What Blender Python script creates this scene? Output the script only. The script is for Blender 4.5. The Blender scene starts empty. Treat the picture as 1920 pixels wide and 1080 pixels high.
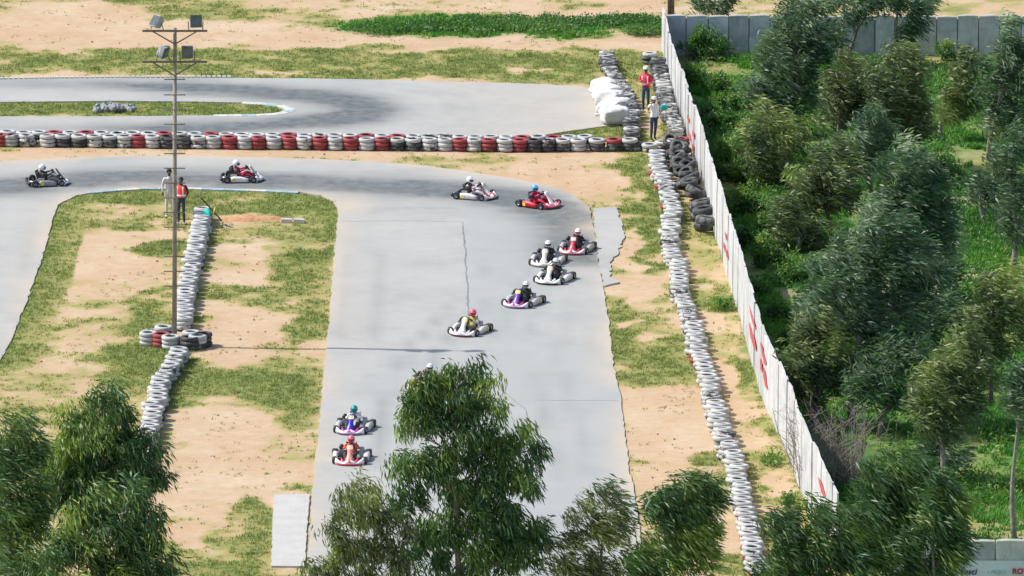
import bpy, bmesh, math, random
import numpy as np
from mathutils import Vector, Matrix
from mathutils.geometry import delaunay_2d_cdt

R = math.radians
scn = bpy.context.scene
col = scn.collection
rnd = random.Random(7)
rs = np.random.RandomState(11)

# ------------------------------------------------------------------ camera
FPX, PITCH, CAMH = 15000.0, R(12.5), 62.4          # focal length in pixels of a 1920 wide frame
CAMY = -CAMH / math.tan(PITCH)
cam_d = bpy.data.cameras.new('camera')
cam_d.sensor_width = 36.0
cam_d.lens = 36.0 * FPX / 1920.0
cam_d.clip_start = 1.0
cam_d.clip_end = 4000.0
cam = bpy.data.objects.new('camera', cam_d)
col.objects.link(cam)
cam.location = (0, CAMY, CAMH)
cam.rotation_euler = (math.pi / 2 - PITCH, 0, 0)
scn.camera = cam

# ------------------------------------------------------------------ sky and sun
SUN_EL, SUN_AZ = R(50), R(5)
world = bpy.data.worlds.new('World')
scn.world = world
world.use_nodes = True
wn = world.node_tree
bg = wn.nodes['Background']
sky = wn.nodes.new('ShaderNodeTexSky')
sky.sky_type = 'NISHITA'
sky.sun_disc = False
sky.sun_elevation = SUN_EL
sky.sun_rotation = R(-85)
sky.dust_density = 2.0
wn.links.new(sky.outputs[0], bg.inputs[0])
bg.inputs[1].default_value = 0.15
sun_d = bpy.data.lights.new('sun', 'SUN')
sun_d.energy = 4.0
sun_d.angle = R(0.6)
sun_d.color = (1.0, 0.955, 0.88)
sun = bpy.data.objects.new('sun', sun_d)
col.objects.link(sun)
sdir = Vector((math.cos(SUN_EL) * math.cos(SUN_AZ), -math.cos(SUN_EL) * math.sin(SUN_AZ), -math.sin(SUN_EL)))
sun.rotation_euler = sdir.to_track_quat('-Z', 'Y').to_euler()
sun.location = (-60, 20, 80)
vs = scn.view_settings
vs.view_transform = 'Standard'
vs.look = 'None'
vs.exposure = 0.24
vs.gamma = 1.0
vs.use_curve_mapping = False

# ------------------------------------------------------------------ survey helpers (photo point -> place on the ground)
cp, sp = math.cos(PITCH), math.sin(PITCH)


def ray(u, v):
    a, b = u - 960.0, 540.0 - v
    return Vector((a, FPX * cp + b * sp, -FPX * sp + b * cp))


def G(u, v, z=0.0):
    d = ray(u, v)
    t = (z - CAMH) / d.z
    return Vector((d.x * t, CAMY + d.y * t, z))


def atY(u, v, Y):
    d = ray(u, v)
    t = (Y - CAMY) / d.y
    return Vector((d.x * t, Y, CAMH + d.z * t))


def scale_at(P):
    d = (P.y - CAMY) * cp + (CAMH - P.z) * sp
    return FPX / d


def proj(x, y, z):
    dy, dz = y - CAMY, z - CAMH
    dep = dy * cp - dz * sp
    up = dy * sp + dz * cp
    return 960 + FPX * x / dep, 540 - FPX * up / dep


_tab = np.random.RandomState(3).rand(256, 256)


def vnoise(x, y, seed=0):
    x = np.asarray(x, float) + seed * 17.31
    y = np.asarray(y, float) + seed * 9.77
    xi, yi = np.floor(x).astype(int), np.floor(y).astype(int)
    fx, fy = x - xi, y - yi
    fx, fy = fx * fx * (3 - 2 * fx), fy * fy * (3 - 2 * fy)
    a = _tab[xi % 256, yi % 256]; b = _tab[(xi + 1) % 256, yi % 256]
    c = _tab[xi % 256, (yi + 1) % 256]; d = _tab[(xi + 1) % 256, (yi + 1) % 256]
    return (a * (1 - fx) + b * fx) * (1 - fy) + (c * (1 - fx) + d * fx) * fy


def fbm(x, y, seed=0, oct=4):
    s, a, t = 0.0, 1.0, 0.0
    for i in range(oct):
        s = s + a * vnoise(x * 2 ** i, y * 2 ** i, seed + i)
        t += a
        a *= 0.55
    return s / t


# ------------------------------------------------------------------ object helpers
def tag(o, label=None, cat=None, group=None, kind=None):
    if label: o['label'] = label
    if cat: o['category'] = cat
    if group: o['group'] = group
    if kind: o['kind'] = kind
    return o


def empty(name, loc=(0, 0, 0), rz=0.0, parent=None):
    o = bpy.data.objects.new(name, None)
    o.empty_display_size = 0.2
    col.objects.link(o)
    o.location = loc
    o.rotation_euler = (0, 0, rz)
    if parent: o.parent = parent
    return o


def O(name, mesh, parent=None, loc=(0, 0, 0), rot=(0, 0, 0), scale=(1, 1, 1), material=None):
    o = bpy.data.objects.new(name, mesh)
    col.objects.link(o)
    o.location = loc
    o.rotation_euler = rot
    o.scale = scale
    if parent: o.parent = parent
    if material is not None:
        if not mesh.materials: mesh.materials.append(None)
        o.material_slots[0].link = 'OBJECT'
        o.material_slots[0].material = material
    return o


class MB:
    def __init__(s): s.v = []; s.f = []

    def add(s, vs_, fs):
        n = len(s.v)
        s.v += [tuple(p) for p in vs_]
        s.f += [tuple(i + n for i in f) for f in fs]
        return s

    def box(s, c, size, rot=None):
        hx, hy, hz = size[0] / 2, size[1] / 2, size[2] / 2
        p = [Vector((x, y, z)) for x in (-hx, hx) for y in (-hy, hy) for z in (-hz, hz)]
        if rot is not None: p = [rot @ q for q in p]
        c = Vector(c)
        return s.add([q + c for q in p], [(0, 1, 3, 2), (4, 6, 7, 5), (0, 4, 5, 1), (2, 3, 7, 6), (0, 2, 6, 4), (1, 5, 7, 3)])

    def rings(s, rings, cap=True, closed=False):
        n = len(rings[0]); vs_ = [p for r in rings for p in r]; fs = []
        m = len(rings)
        for i in range(m if closed else m - 1):
            for j in range(n):
                a, b = i * n + j, i * n + (j + 1) % n
                k = (i + 1) % m
                fs.append((a, b, k * n + (j + 1) % n, k * n + j))
        if cap and not closed:
            fs.append(tuple(range(n))[::-1]); fs.append(tuple((m - 1) * n + j for j in range(n)))
        return s.add(vs_, fs)

    def tube(s, pts, rad, n=6, cap=True):
        pts = [Vector(p) for p in pts]
        if not hasattr(rad, '__len__'): rad = [rad] * len(pts)
        rr = []
        for i, p in enumerate(pts):
            t = (pts[min(i + 1, len(pts) - 1)] - pts[max(i - 1, 0)])
            if t.length < 1e-9: t = Vector((0, 0, 1))
            t.normalize()
            a = Vector((0, 0, 1)) if abs(t.z) < 0.9 else Vector((0, 1, 0))
            x = t.cross(a).normalized(); y = t.cross(x)
            rr.append([p + (x * math.cos(k * 2 * math.pi / n) + y * math.sin(k * 2 * math.pi / n)) * rad[i] for k in range(n)])
        return s.rings(rr, cap)

    def lathe(s, prof, n=16, c=(0, 0, 0), axis='Z', closed=True):
        rr = []
        for r, h in prof:
            ring = []
            for k in range(n):
                a = k * 2 * math.pi / n
                x, y = r * math.cos(a), r * math.sin(a)
                p = (x, y, h) if axis == 'Z' else (h, x, y) if axis == 'X' else (x, h, y)
                ring.append(Vector(p) + Vector(c))
            rr.append(ring)
        return s.rings(rr, not closed, closed)

    def ell(s, c, r, nu=12, nv=8, rot=None):
        c = Vector(c); vs_ = []; fs = []
        for i in range(nv + 1):
            th = math.pi * i / nv
            for j in range(nu):
                ph = 2 * math.pi * j / nu
                p = Vector((r[0] * math.sin(th) * math.cos(ph), r[1] * math.sin(th) * math.sin(ph), r[2] * math.cos(th)))
                if rot is not None: p = rot @ p
                vs_.append(p + c)
        for i in range(nv):
            for j in range(nu):
                fs.append((i * nu + j, (i + 1) * nu + j, (i + 1) * nu + (j + 1) % nu, i * nu + (j + 1) % nu))
        return s.add(vs_, fs)

    def mesh(s, name, mat=None, smooth=False):
        m = bpy.data.meshes.new(name)
        m.from_pydata(s.v, [], s.f)
        m.update()
        bm = bmesh.new(); bm.from_mesh(m)
        bmesh.ops.remove_doubles(bm, verts=bm.verts, dist=1e-5)
        bmesh.ops.recalc_face_normals(bm, faces=bm.faces)
        bm.to_mesh(m); bm.free()
        if mat: m.materials.append(mat)
        if smooth:
            m.polygons.foreach_set('use_smooth', [True] * len(m.polygons))
        return m

    def build(s, name, mat, parent=None, loc=(0, 0, 0), rot=(0, 0, 0), smooth=False):
        return O(name, s.mesh(name, mat, smooth), parent, loc, rot)


def fast_mesh(name, V, F, mat, attrs=None, smooth=False):
    """V (n,3) float, F (m,k) int with k = 3 or 4; attrs: name -> (n,) floats"""
    m = bpy.data.meshes.new(name)
    V = np.ascontiguousarray(V, dtype=np.float32); F = np.ascontiguousarray(F, dtype=np.int32)
    k = F.shape[1]
    m.vertices.add(len(V)); m.vertices.foreach_set('co', V.ravel())
    m.loops.add(F.size); m.loops.foreach_set('vertex_index', F.ravel())
    m.polygons.add(len(F))
    m.polygons.foreach_set('loop_start', np.arange(0, F.size, k, dtype=np.int32))
    if smooth: m.polygons.foreach_set('use_smooth', np.ones(len(F), dtype=bool))
    m.update(calc_edges=True)
    for n, a in (attrs or {}).items():
        at = m.attributes.new(n, 'FLOAT', 'POINT')
        at.data.foreach_set('value', np.ascontiguousarray(a, dtype=np.float32))
    if mat: m.materials.append(mat)
    return m


# ------------------------------------------------------------------ materials
def nodes_of(name):
    m = bpy.data.materials.new(name); m.use_nodes = True
    nt = m.node_tree
    return m, nt, nt.nodes['Principled BSDF']


def N(nt, t, **kw):
    n = nt.nodes.new(t)
    for k, v in kw.items():
        if k.startswith('i_'):
            n.inputs[int(k[2:]) if k[2:].isdigit() else k[2:]].default_value = v
        else:
            setattr(n, k, v)
    return n


def noise(nt, vec, scale, detail=4, rough=0.6):
    n = N(nt, 'ShaderNodeTexNoise')
    n.inputs['Scale'].default_value = scale
    n.inputs['Detail'].default_value = detail
    n.inputs['Roughness'].default_value = rough
    if vec is not None: nt.links.new(vec, n.inputs['Vector'])
    return n.outputs['Fac']


def ramp(nt, fac, stops, interp='LINEAR'):
    r = N(nt, 'ShaderNodeValToRGB')
    r.color_ramp.interpolation = interp
    els = r.color_ramp.elements
    while len(els) < len(stops): els.new(0.5)
    for e, (p, c) in zip(els, stops):
        e.position = p
        e.color = c if len(c) == 4 else (*c, 1)
    nt.links.new(fac, r.inputs[0])
    return r.outputs[0]


def mixc(nt, fac, a, b, mode='MIX'):
    m = N(nt, 'ShaderNodeMix', data_type='RGBA', blend_type=mode)
    for sock, val in ((m.inputs[0], fac), (m.inputs[6], a), (m.inputs[7], b)):
        if hasattr(val, 'is_linked'): nt.links.new(val, sock)
        elif hasattr(val, '__len__'): sock.default_value = (*val[:3], 1)
        else: sock.default_value = val
    return m.outputs[2]


def math_(nt, op, a, b=None, c=None, clamp=False):
    m = N(nt, 'ShaderNodeMath', operation=op, use_clamp=clamp)
    for i, val in enumerate((a, b, c)):
        if val is None: continue
        if hasattr(val, 'is_linked'): nt.links.new(val, m.inputs[i])
        else: m.inputs[i].default_value = val
    return m.outputs[0]


def bump(nt, h, strength, dist, bsdf):
    b = N(nt, 'ShaderNodeBump')
    b.inputs['Strength'].default_value = strength
    b.inputs['Distance'].default_value = dist
    nt.links.new(h, b.inputs['Height'])
    nt.links.new(b.outputs[0], bsdf.inputs['Normal'])


def objvec(nt):
    return N(nt, 'ShaderNodeTexCoord').outputs['Object']


_mc = {}


def M(name, c, rough=0.55, var=0.18, scale=9.0, metal=0.0, spec=0.5):
    key = (name, c, rough, var, scale, metal)
    if key in _mc: return _mc[key]
    m, nt, b = nodes_of(name)
    f = noise(nt, objvec(nt), scale, 5)
    lo = tuple(max(0, x * (1 - var)) for x in c); hi = tuple(min(1, x * (1 + var)) for x in c)
    nt.links.new(ramp(nt, f, [(0.3, lo), (0.7, hi)]), b.inputs['Base Color'])
    b.inputs['Roughness'].default_value = rough
    b.inputs['Metallic'].default_value = metal
    b.inputs['Specular IOR Level'].default_value = spec
    _mc[key] = m
    return m


def attr(nt, name):
    return N(nt, 'ShaderNodeAttribute', attribute_name=name).outputs['Fac']


def mat_ground():
    m, nt, b = nodes_of('sandy_ground')
    v = objvec(nt)
    g, lush, red = attr(nt, 'grass'), attr(nt, 'lush'), attr(nt, 'red')
    mp = N(nt, 'ShaderNodeMapping'); mp.inputs['Scale'].default_value = (0.8, 1.0, 1)
    nt.links.new(v, mp.inputs[0]); vv = mp.outputs[0]
    n1 = noise(nt, vv, 3.2, 6, 0.7); n2 = noise(nt, vv, 0.5, 4); n3 = noise(nt, vv, 11.0, 4, 0.7)
    sand = ramp(nt, n2, [(0.3, (0.46, 0.315, 0.20)), (0.52, (0.51, 0.37, 0.25)), (0.72, (0.55, 0.43, 0.31))])
    sand = mixc(nt, red, sand, (0.55, 0.24, 0.09))
    sand = mixc(nt, math_(nt, 'MULTIPLY', ramp(nt, n3, [(0.58, (0, 0, 0)), (0.72, (1, 1, 1))]), 0.22), sand, (0.30, 0.20, 0.11))
    n4 = noise(nt, v, 0.22, 6, 0.7)
    sand = mixc(nt, 0.75, sand, ramp(nt, n4, [(0.34, (0.44, 0.285, 0.160)), (0.5, (0.50, 0.365, 0.225)), (0.66, (0.575, 0.475, 0.345))]))
    sand = mixc(nt, 0.3, sand, ramp(nt, n1, [(0.35, (0.40, 0.27, 0.17)), (0.65, (0.58, 0.46, 0.34))]))
    dry = ramp(nt, n1, [(0.3, (0.20, 0.19, 0.06)), (0.55, (0.37, 0.32, 0.13)), (0.75, (0.48, 0.40, 0.20))])
    green = ramp(nt, n1, [(0.3, (0.085, 0.125, 0.03)), (0.5, (0.165, 0.205, 0.06)), (0.72, (0.27, 0.29, 0.11))])
    lushc = ramp(nt, n1, [(0.28, (0.03, 0.10, 0.02)), (0.5, (0.075, 0.20, 0.035)), (0.66, (0.16, 0.26, 0.06)), (0.78, (0.26, 0.21, 0.10))])
    gg = math_(nt, 'ADD', g, math_(nt, 'MULTIPLY', math_(nt, 'SUBTRACT', n1, 0.5), 1.15))
    gg = math_(nt, 'ADD', gg, math_(nt, 'MULTIPLY', math_(nt, 'SUBTRACT', n3, 0.5), 0.5))
    f1 = ramp(nt, gg, [(0.33, (0, 0, 0)), (0.52, (1, 1, 1))])
    f2 = ramp(nt, gg, [(0.52, (0, 0, 0)), (0.84, (1, 1, 1))])
    c = mixc(nt, f1, sand, dry); c = mixc(nt, f2, c, green)
    c = mixc(nt, lush, c, lushc)
    nt.links.new(c, b.inputs['Base Color'])
    b.inputs['Roughness'].default_value = 0.95
    b.inputs['Specular IOR Level'].default_value = 0.1
    h = math_(nt, 'ADD', n3, math_(nt, 'MULTIPLY', n1, 1.5))
    bump(nt, h, 0.4, 0.04, b)
    return m


def mat_asphalt():
    m, nt, b = nodes_of('pale_asphalt')
    v = objvec(nt)
    rub, dust, tone = attr(nt, 'rubber'), attr(nt, 'dust'), attr(nt, 'tone')
    n0 = noise(nt, v, 0.35, 5, 0.55); n1 = noise(nt, v, 2.2, 5, 0.6); n2 = noise(nt, v, 45.0, 3, 0.7)
    base = ramp(nt, n0, [(0.30, (0.295, 0.30, 0.285)), (0.50, (0.372, 0.372, 0.350)), (0.70, (0.43, 0.42, 0.385))])
    base = mixc(nt, 0.25, base, ramp(nt, n1, [(0.3, (0.30, 0.315, 0.315)), (0.7, (0.45, 0.447, 0.43))]))
    base = mixc(nt, math_(nt, 'MULTIPLY', tone, 0.6), base, (0.30, 0.335, 0.342))
    base = mixc(nt, 0.16, base, ramp(nt, n2, [(0.35, (0.2, 0.2, 0.2)), (0.65, (0.6, 0.6, 0.58))]))
    rf = math_(nt, 'MULTIPLY', rub, math_(nt, 'ADD', 0.45, math_(nt, 'MULTIPLY', n1, 0.9)), clamp=True)
    base = mixc(nt, rf, base, (0.105, 0.122, 0.128))
    base = mixc(nt, dust, base, (0.50, 0.425, 0.335))
    nt.links.new(base, b.inputs['Base Color'])
    b.inputs['Roughness'].default_value = 0.85
    b.inputs['Specular IOR Level'].default_value = 0.3
    bump(nt, n2, 0.25, 0.01, b)
    return m


def mat_leaf(name, dark, mid, light, rough=0.48, trans=0.35):
    m, nt, b = nodes_of(name)
    t = attr(nt, 'tone')
    c = ramp(nt, t, [(0.05, dark), (0.5, mid), (0.95, light)])
    nt.links.new(c, b.inputs['Base Color'])
    b.inputs['Roughness'].default_value = rough
    b.inputs['Specular IOR Level'].default_value = 0.6
    tr = N(nt, 'ShaderNodeBsdfTranslucent')
    nt.links.new(mixc(nt, 1.0, c, (1.1, 1.25, 0.6), 'MULTIPLY'), tr.inputs[0])
    mx = N(nt, 'ShaderNodeMixShader'); mx.inputs[0].default_value = trans
    nt.links.new(b.outputs[0], mx.inputs[1]); nt.links.new(tr.outputs[0], mx.inputs[2])
    nt.links.new(mx.outputs[0], nt.nodes['Material Output'].inputs[0])
    return m


def mat_tyre(name, paint, cover):
    """rubber with a worn coat of paint; cover = share of paint left"""
    m, nt, b = nodes_of(name)
    v = objvec(nt)
    oi = N(nt, 'ShaderNodeObjectInfo')
    ad = N(nt, 'ShaderNodeVectorMath', operation='ADD')
    sc = N(nt, 'ShaderNodeVectorMath', operation='SCALE'); sc.inputs['Scale'].default_value = 40.0
    cb = N(nt, 'ShaderNodeCombineXYZ')
    for i in range(3): nt.links.new(oi.outputs['Random'], cb.inputs[i])
    nt.links.new(cb.outputs[0], sc.inputs[0]); nt.links.new(v, ad.inputs[0]); nt.links.new(sc.outputs[0], ad.inputs[1])
    n = noise(nt, ad.outputs[0], 4.5, 6, 0.7); n2 = noise(nt, ad.outputs[0], 1.6, 3)
    rubber = ramp(nt, n, [(0.3, (0.022, 0.024, 0.026)), (0.75, (0.075, 0.077, 0.078))])
    pc = ramp(nt, n2, [(0.3, tuple(x * 0.72 for x in paint)), (0.65, paint)])
    f = ramp(nt, math_(nt, 'ADD', n, math_(nt, 'MULTIPLY', math_(nt, 'SUBTRACT', oi.outputs['Random'], 0.5), 0.16)),
             [(0.62 - 0.42 * cover, (0, 0, 0)), (0.70 - 0.42 * cover, (1, 1, 1))])
    nt.links.new(mixc(nt, f, rubber, pc), b.inputs['Base Color'])
    b.inputs['Roughness'].default_value = 0.7
    bump(nt, n, 0.3, 0.02, b)
    return m


def mat_slab(name, a, bcol, stain, st=0.45, shade=0.86):
    m, nt, b = nodes_of(name)
    oi = N(nt, 'ShaderNodeObjectInfo')
    sc = N(nt, 'ShaderNodeVectorMath', operation='SCALE'); sc.inputs['Scale'].default_value = 60.0
    cb = N(nt, 'ShaderNodeCombineXYZ')
    for i in range(3): nt.links.new(oi.outputs['Random'], cb.inputs[i])
    ad = N(nt, 'ShaderNodeVectorMath', operation='ADD')
    nt.links.new(cb.outputs[0], sc.inputs[0]); nt.links.new(objvec(nt), ad.inputs[0]); nt.links.new(sc.outputs[0], ad.inputs[1])
    v = ad.outputs[0]
    mp = N(nt, 'ShaderNodeMapping'); mp.inputs['Scale'].default_value = (3.0, 3.0, 0.5)
    nt.links.new(v, mp.inputs[0])
    n1 = noise(nt, v, 1.6, 6, 0.65); n2 = noise(nt, mp.outputs[0], 1.6, 5, 0.7); n3 = noise(nt, v, 14, 4, 0.7)
    c = ramp(nt, n1, [(0.40, a), (0.60, bcol)])
    c = mixc(nt, math_(nt, 'MULTIPLY', ramp(nt, n2, [(0.52, (0, 0, 0)), (0.68, (1, 1, 1))]), st), c, stain)
    c = mixc(nt, 0.12, c, ramp(nt, n3, [(0.3, (0.1, 0.1, 0.1)), (0.7, (0.9, 0.9, 0.9))]))
    c = mixc(nt, 1.0, c, ramp(nt, oi.outputs['Random'], [(0.0, (shade,) * 3), (1.0, (1.06,) * 3)]), 'MULTIPLY')
    nt.links.new(c, b.inputs['Base Color'])
    b.inputs['Roughness'].default_value = 0.85
    bump(nt, math_(nt, 'ADD', n1, math_(nt, 'MULTIPLY', n3, 0.4)), 0.3, 0.03, b)
    return m


MG, MA = mat_ground(), mat_asphalt()
M_WHITE_T = mat_tyre('white_painted_rubber', (0.50, 0.505, 0.495), 0.80)
M_WORN_T = mat_tyre('worn_white_painted_rubber', (0.50, 0.50, 0.48), 0.5)
M_RED_T = mat_tyre('red_painted_rubber', (0.34, 0.055, 0.058), 0.72)
M_BLACK_T = mat_tyre('black_rubber', (0.16, 0.165, 0.165), 0.25)
M_GREY_T = mat_tyre('dusty_rubber', (0.30, 0.31, 0.31), 0.45)
M_CONC = mat_slab('pale_concrete', (0.45, 0.44, 0.415), (0.50, 0.49, 0.465), (0.40, 0.38, 0.35), 0.2)
M_WSLAB = mat_slab('whitewashed_stone', (0.48, 0.495, 0.495), (0.60, 0.605, 0.60), (0.20, 0.205, 0.21), 0.75, 0.8)
M_GSLAB = mat_slab('grey_granite', (0.42, 0.45, 0.475), (0.62, 0.63, 0.63), (0.76, 0.76, 0.74), 0.5, 0.72)
M_LIME = M('lime_wash', (0.60, 0.60, 0.57), 0.9, 0.12)
M_BARK = M('grey_bark', (0.26, 0.235, 0.20), 0.9, 0.45, 6)
M_DBARK = M('brown_bark', (0.13, 0.105, 0.08), 0.9, 0.45, 6)
L_FORE = mat_leaf('gum_leaf_deep', (0.038, 0.10, 0.036), (0.095, 0.19, 0.06), (0.30, 0.40, 0.08))
L_OLIVE = mat_leaf('gum_leaf_olive', (0.075, 0.115, 0.05), (0.17, 0.225, 0.09), (0.36, 0.42, 0.13))
L_GREY = mat_leaf('gum_leaf_greygreen', (0.05, 0.112, 0.062), (0.14, 0.225, 0.125), (0.38, 0.46, 0.33), 0.45, 0.42)
L_BUSH = mat_leaf('bush_leaf', (0.045, 0.13, 0.035), (0.11, 0.25, 0.055), (0.30, 0.40, 0.09))
L_GRASS = mat_leaf('grass_blade', (0.14, 0.19, 0.05), (0.27, 0.31, 0.10), (0.52, 0.47, 0.22), 0.7)
L_WEED = mat_leaf('weed_blade', (0.04, 0.16, 0.025), (0.09, 0.30, 0.04), (0.30, 0.42, 0.09), 0.6, 0.45)

# ------------------------------------------------------------------ ground
TRACK_MAIN = [(-330, 308), (-60, 306), (0, 303), (60, 300), (150, 296), (280, 293), (400, 294), (500, 296), (600, 299),
              (700, 304), (800, 311), (880, 323), (960, 335), (1030, 350), (1075, 366), (1105, 388), (1112, 420),
              (1117, 450), (1122, 490), (1128, 525), (1138, 580), (1146, 640), (1150, 680), (1156, 710), (1163, 740),
              (1170, 800), (1176, 850), (1183, 895), (1190, 930), (1200, 1000), (1213, 1090), (1222, 1150), (1245, 1330),
              (552, 1330), (570, 1150), (576, 1080), (580, 1000), (585, 920), (592, 860), (598, 800), (604, 740),
              (609, 690), (613, 640), (618, 590), (622, 540), (626, 490), (630, 440), (634, 402), (632, 389),
              (622, 377), (600, 367), (560, 361), (500, 358), (420, 356), (340, 353), (260, 354), (190, 359),
              (140, 368), (108, 385), (100, 410), (92, 440), (80, 480), (60, 540), (40, 590), (20, 640), (0, 680),
              (-40, 760), (-110, 900), (-420, 900)]
TRACK_FAR = [(-330, 153), (-100, 152), (0, 150), (100, 148), (200, 147), (330, 147), (450, 147), (600, 148), (700, 150),
             (800, 153), (900, 155), (1000, 158), (1080, 162), (1120, 168), (1140, 190), (1165, 234), (1120, 239),
             (1070, 246), (1020, 254), (960, 260), (700, 263), (300, 262), (0, 261), (-330, 260)]
ISLAND = [(-330, 193), (-100, 192), (0, 192), (100, 191), (200, 190), (330, 191), (450, 193), (500, 196), (525, 202),
          (531, 207), (520, 213), (480, 216), (400, 217), (200, 219), (0, 219), (-330, 219)]


def resample(pts, step, closed=True):
    out = []
    n = len(pts)
    for i in range(n if closed else n - 1):
        a, b = pts[i], pts[(i + 1) % n]
        L = (b - a).length
        k = max(1, int(L / step))
        for j in range(k): out.append(a.lerp(b, j / k))
    if not closed: out.append(pts[-1])
    return out


def inside(px, py, poly):
    px, py = np.asarray(px), np.asarray(py)
    r = np.zeros(px.shape, bool)
    n = len(poly)
    for i in range(n):
        x0, y0 = poly[i]; x1, y1 = poly[(i + 1) % n]
        c = ((y0 > py) != (y1 > py)) & (px < (x1 - x0) * (py - y0) / ((y1 - y0) or 1e-9) + x0)
        r ^= c
    return r


def pl_dist(X, Y, pts):
    d = np.full(np.shape(X), 1e9)
    for a, b in zip(pts[:-1], pts[1:]):
        dx, dy = b[0] - a[0], b[1] - a[1]
        L2 = dx * dx + dy * dy + 1e-9
        t = np.clip(((X - a[0]) * dx + (Y - a[1]) * dy) / L2, 0, 1)
        d = np.minimum(d, np.hypot(X - a[0] - t * dx, Y - a[1] - t * dy))
    return d


WALL_BASE = [(1242, 92), (1247, 105), (1256, 150), (1267, 192), (1275, 214), (1285, 241), (1295, 282), (1304, 300), (1313, 328),
             (1322, 365), (1329, 390), (1342, 442), (1353, 469), (1360, 503), (1369, 525), (1380, 567), (1393, 608),
             (1403, 650), (1417, 697), (1432, 752), (1450, 786), (1466, 825), (1484, 859), (1494, 900), (1507, 930),
             (1535, 990), (1570, 1070)]

# patches of bare sand (low) and grass (high) as surveyed:  u, v, half width, half height, value
PATCH = [
    (480, 20, 1500, 60, .42), (230, 2, 110, 9, .8), (370, 22, 130, 20, .62), (130, 45, 140, 45, .12), (330, 66, 330, 22, .05),
    (560, 30, 110, 14, .6), (700, 22, 90, 10, .25), (850, 8, 90, 12, .3), (990, 10, 40, 16, .1), (1090, 5, 40, 8, .7), (1170, 12, 80, 9, .2),
    (900, 80, 380, 13, .06), (620, 118, 700, 30, .78), (80, 140, 90, 10, .42), (1000, 130, 40, 4, .25), (540, 135, 60, 4, .45),
    (790, 152, 110, 7, .06), (200, 205, 400, 16, .85), (1110, 250, 80, 14, .85),
    (420, 287, 900, 12, .10), (930, 298, 90, 9, .58), (1060, 340, 120, 32, .08), (1010, 295, 40, 8, .55), (1050, 300, 60, 10, .35),
    (1200, 330, 34, 62, .84), (1200, 430, 40, 60, .80), (1205, 440, 12, 20, .15), (1190, 365, 14, 12, .4),
    (1185, 470, 40, 38, .10), (1225, 470, 22, 40, .8), (1190, 540, 60, 30, .16), (1165, 600, 26, 40, .6), (1235, 590, 20, 40, .45),
    (1220, 660, 85, 52, .72), (1190, 605, 18, 10, .15), (1240, 632, 30, 8, .2),
    (1240, 745, 80, 26, .12), (1260, 810, 100, 70, .08), (1240, 900, 70, 60, .10), (1300, 860, 30, 12, .7), (1330, 1000, 60, 60, .18),
    (1370, 1060, 50, 30, .75), (1280, 1090, 90, 40, .4),
    (1320, 470, 22, 60, .55), (1340, 560, 34, 26, .8), (1320, 600, 24, 26, .1), (1360, 640, 18, 30, .6), (1350, 700, 24, 24, .08),
    (1395, 700, 18, 40, .8), (1390, 765, 30, 22, .08), (1430, 800, 34, 26, .75), (1410, 820, 26, 18, .12), (1450, 862, 22, 14, .85),
    (1440, 905, 30, 16, .06), (1470, 935, 26, 12, .5), (1470, 1000, 50, 40, .6), (1275, 310, 30, 80, .6),
    (1225, 235, 22, 24, .2), (1215, 170, 26, 60, .68), (1255, 170, 14, 70, .55),
    # left infield
    (180, 430, 160, 70, .62), (200, 480, 120, 46, .06), (205, 382, 70, 12, .35), (290, 440, 60, 20, .1), (300, 470, 40, 18, .78), (230, 560, 110, 24, .22),
    (170, 600, 160, 60, .42), (110, 680, 150, 60, .45), (90, 760, 120, 60, .5), (250, 690, 60, 60, .85), (280, 590, 40, 50, .7), (300, 640, 26, 30, .85),
    (380, 365, 220, 10, .80), (500, 385, 120, 22, .75), (500, 440, 130, 40, .62), (450, 470, 60, 14, .12), (460, 515, 70, 16, .12),
    (560, 480, 60, 60, .72), (480, 550, 130, 14, .6), (460, 605, 90, 34, .05), (570, 610, 46, 30, .72), (590, 655, 34, 20, .1),
    (430, 665, 70, 16, .06), (470, 730, 150, 44, .85), (340, 720, 40, 60, .85), (420, 790, 90, 36, .08), (560, 780, 50, 26, .6), (430, 900, 140, 90, .05),
    (560, 840, 40, 30, .3), (560, 910, 24, 14, .55), (470, 960, 40, 30, .6), (410, 1045, 120, 44, .72), (490, 1010, 26, 60, .85), (350, 1000, 40, 20, .15),
    (30, 900, 200, 80, .7), (420, 1150, 260, 60, .6),
    (470, 408, 46, 7, .1), (395, 410, 14, 40, .5),
]


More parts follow.
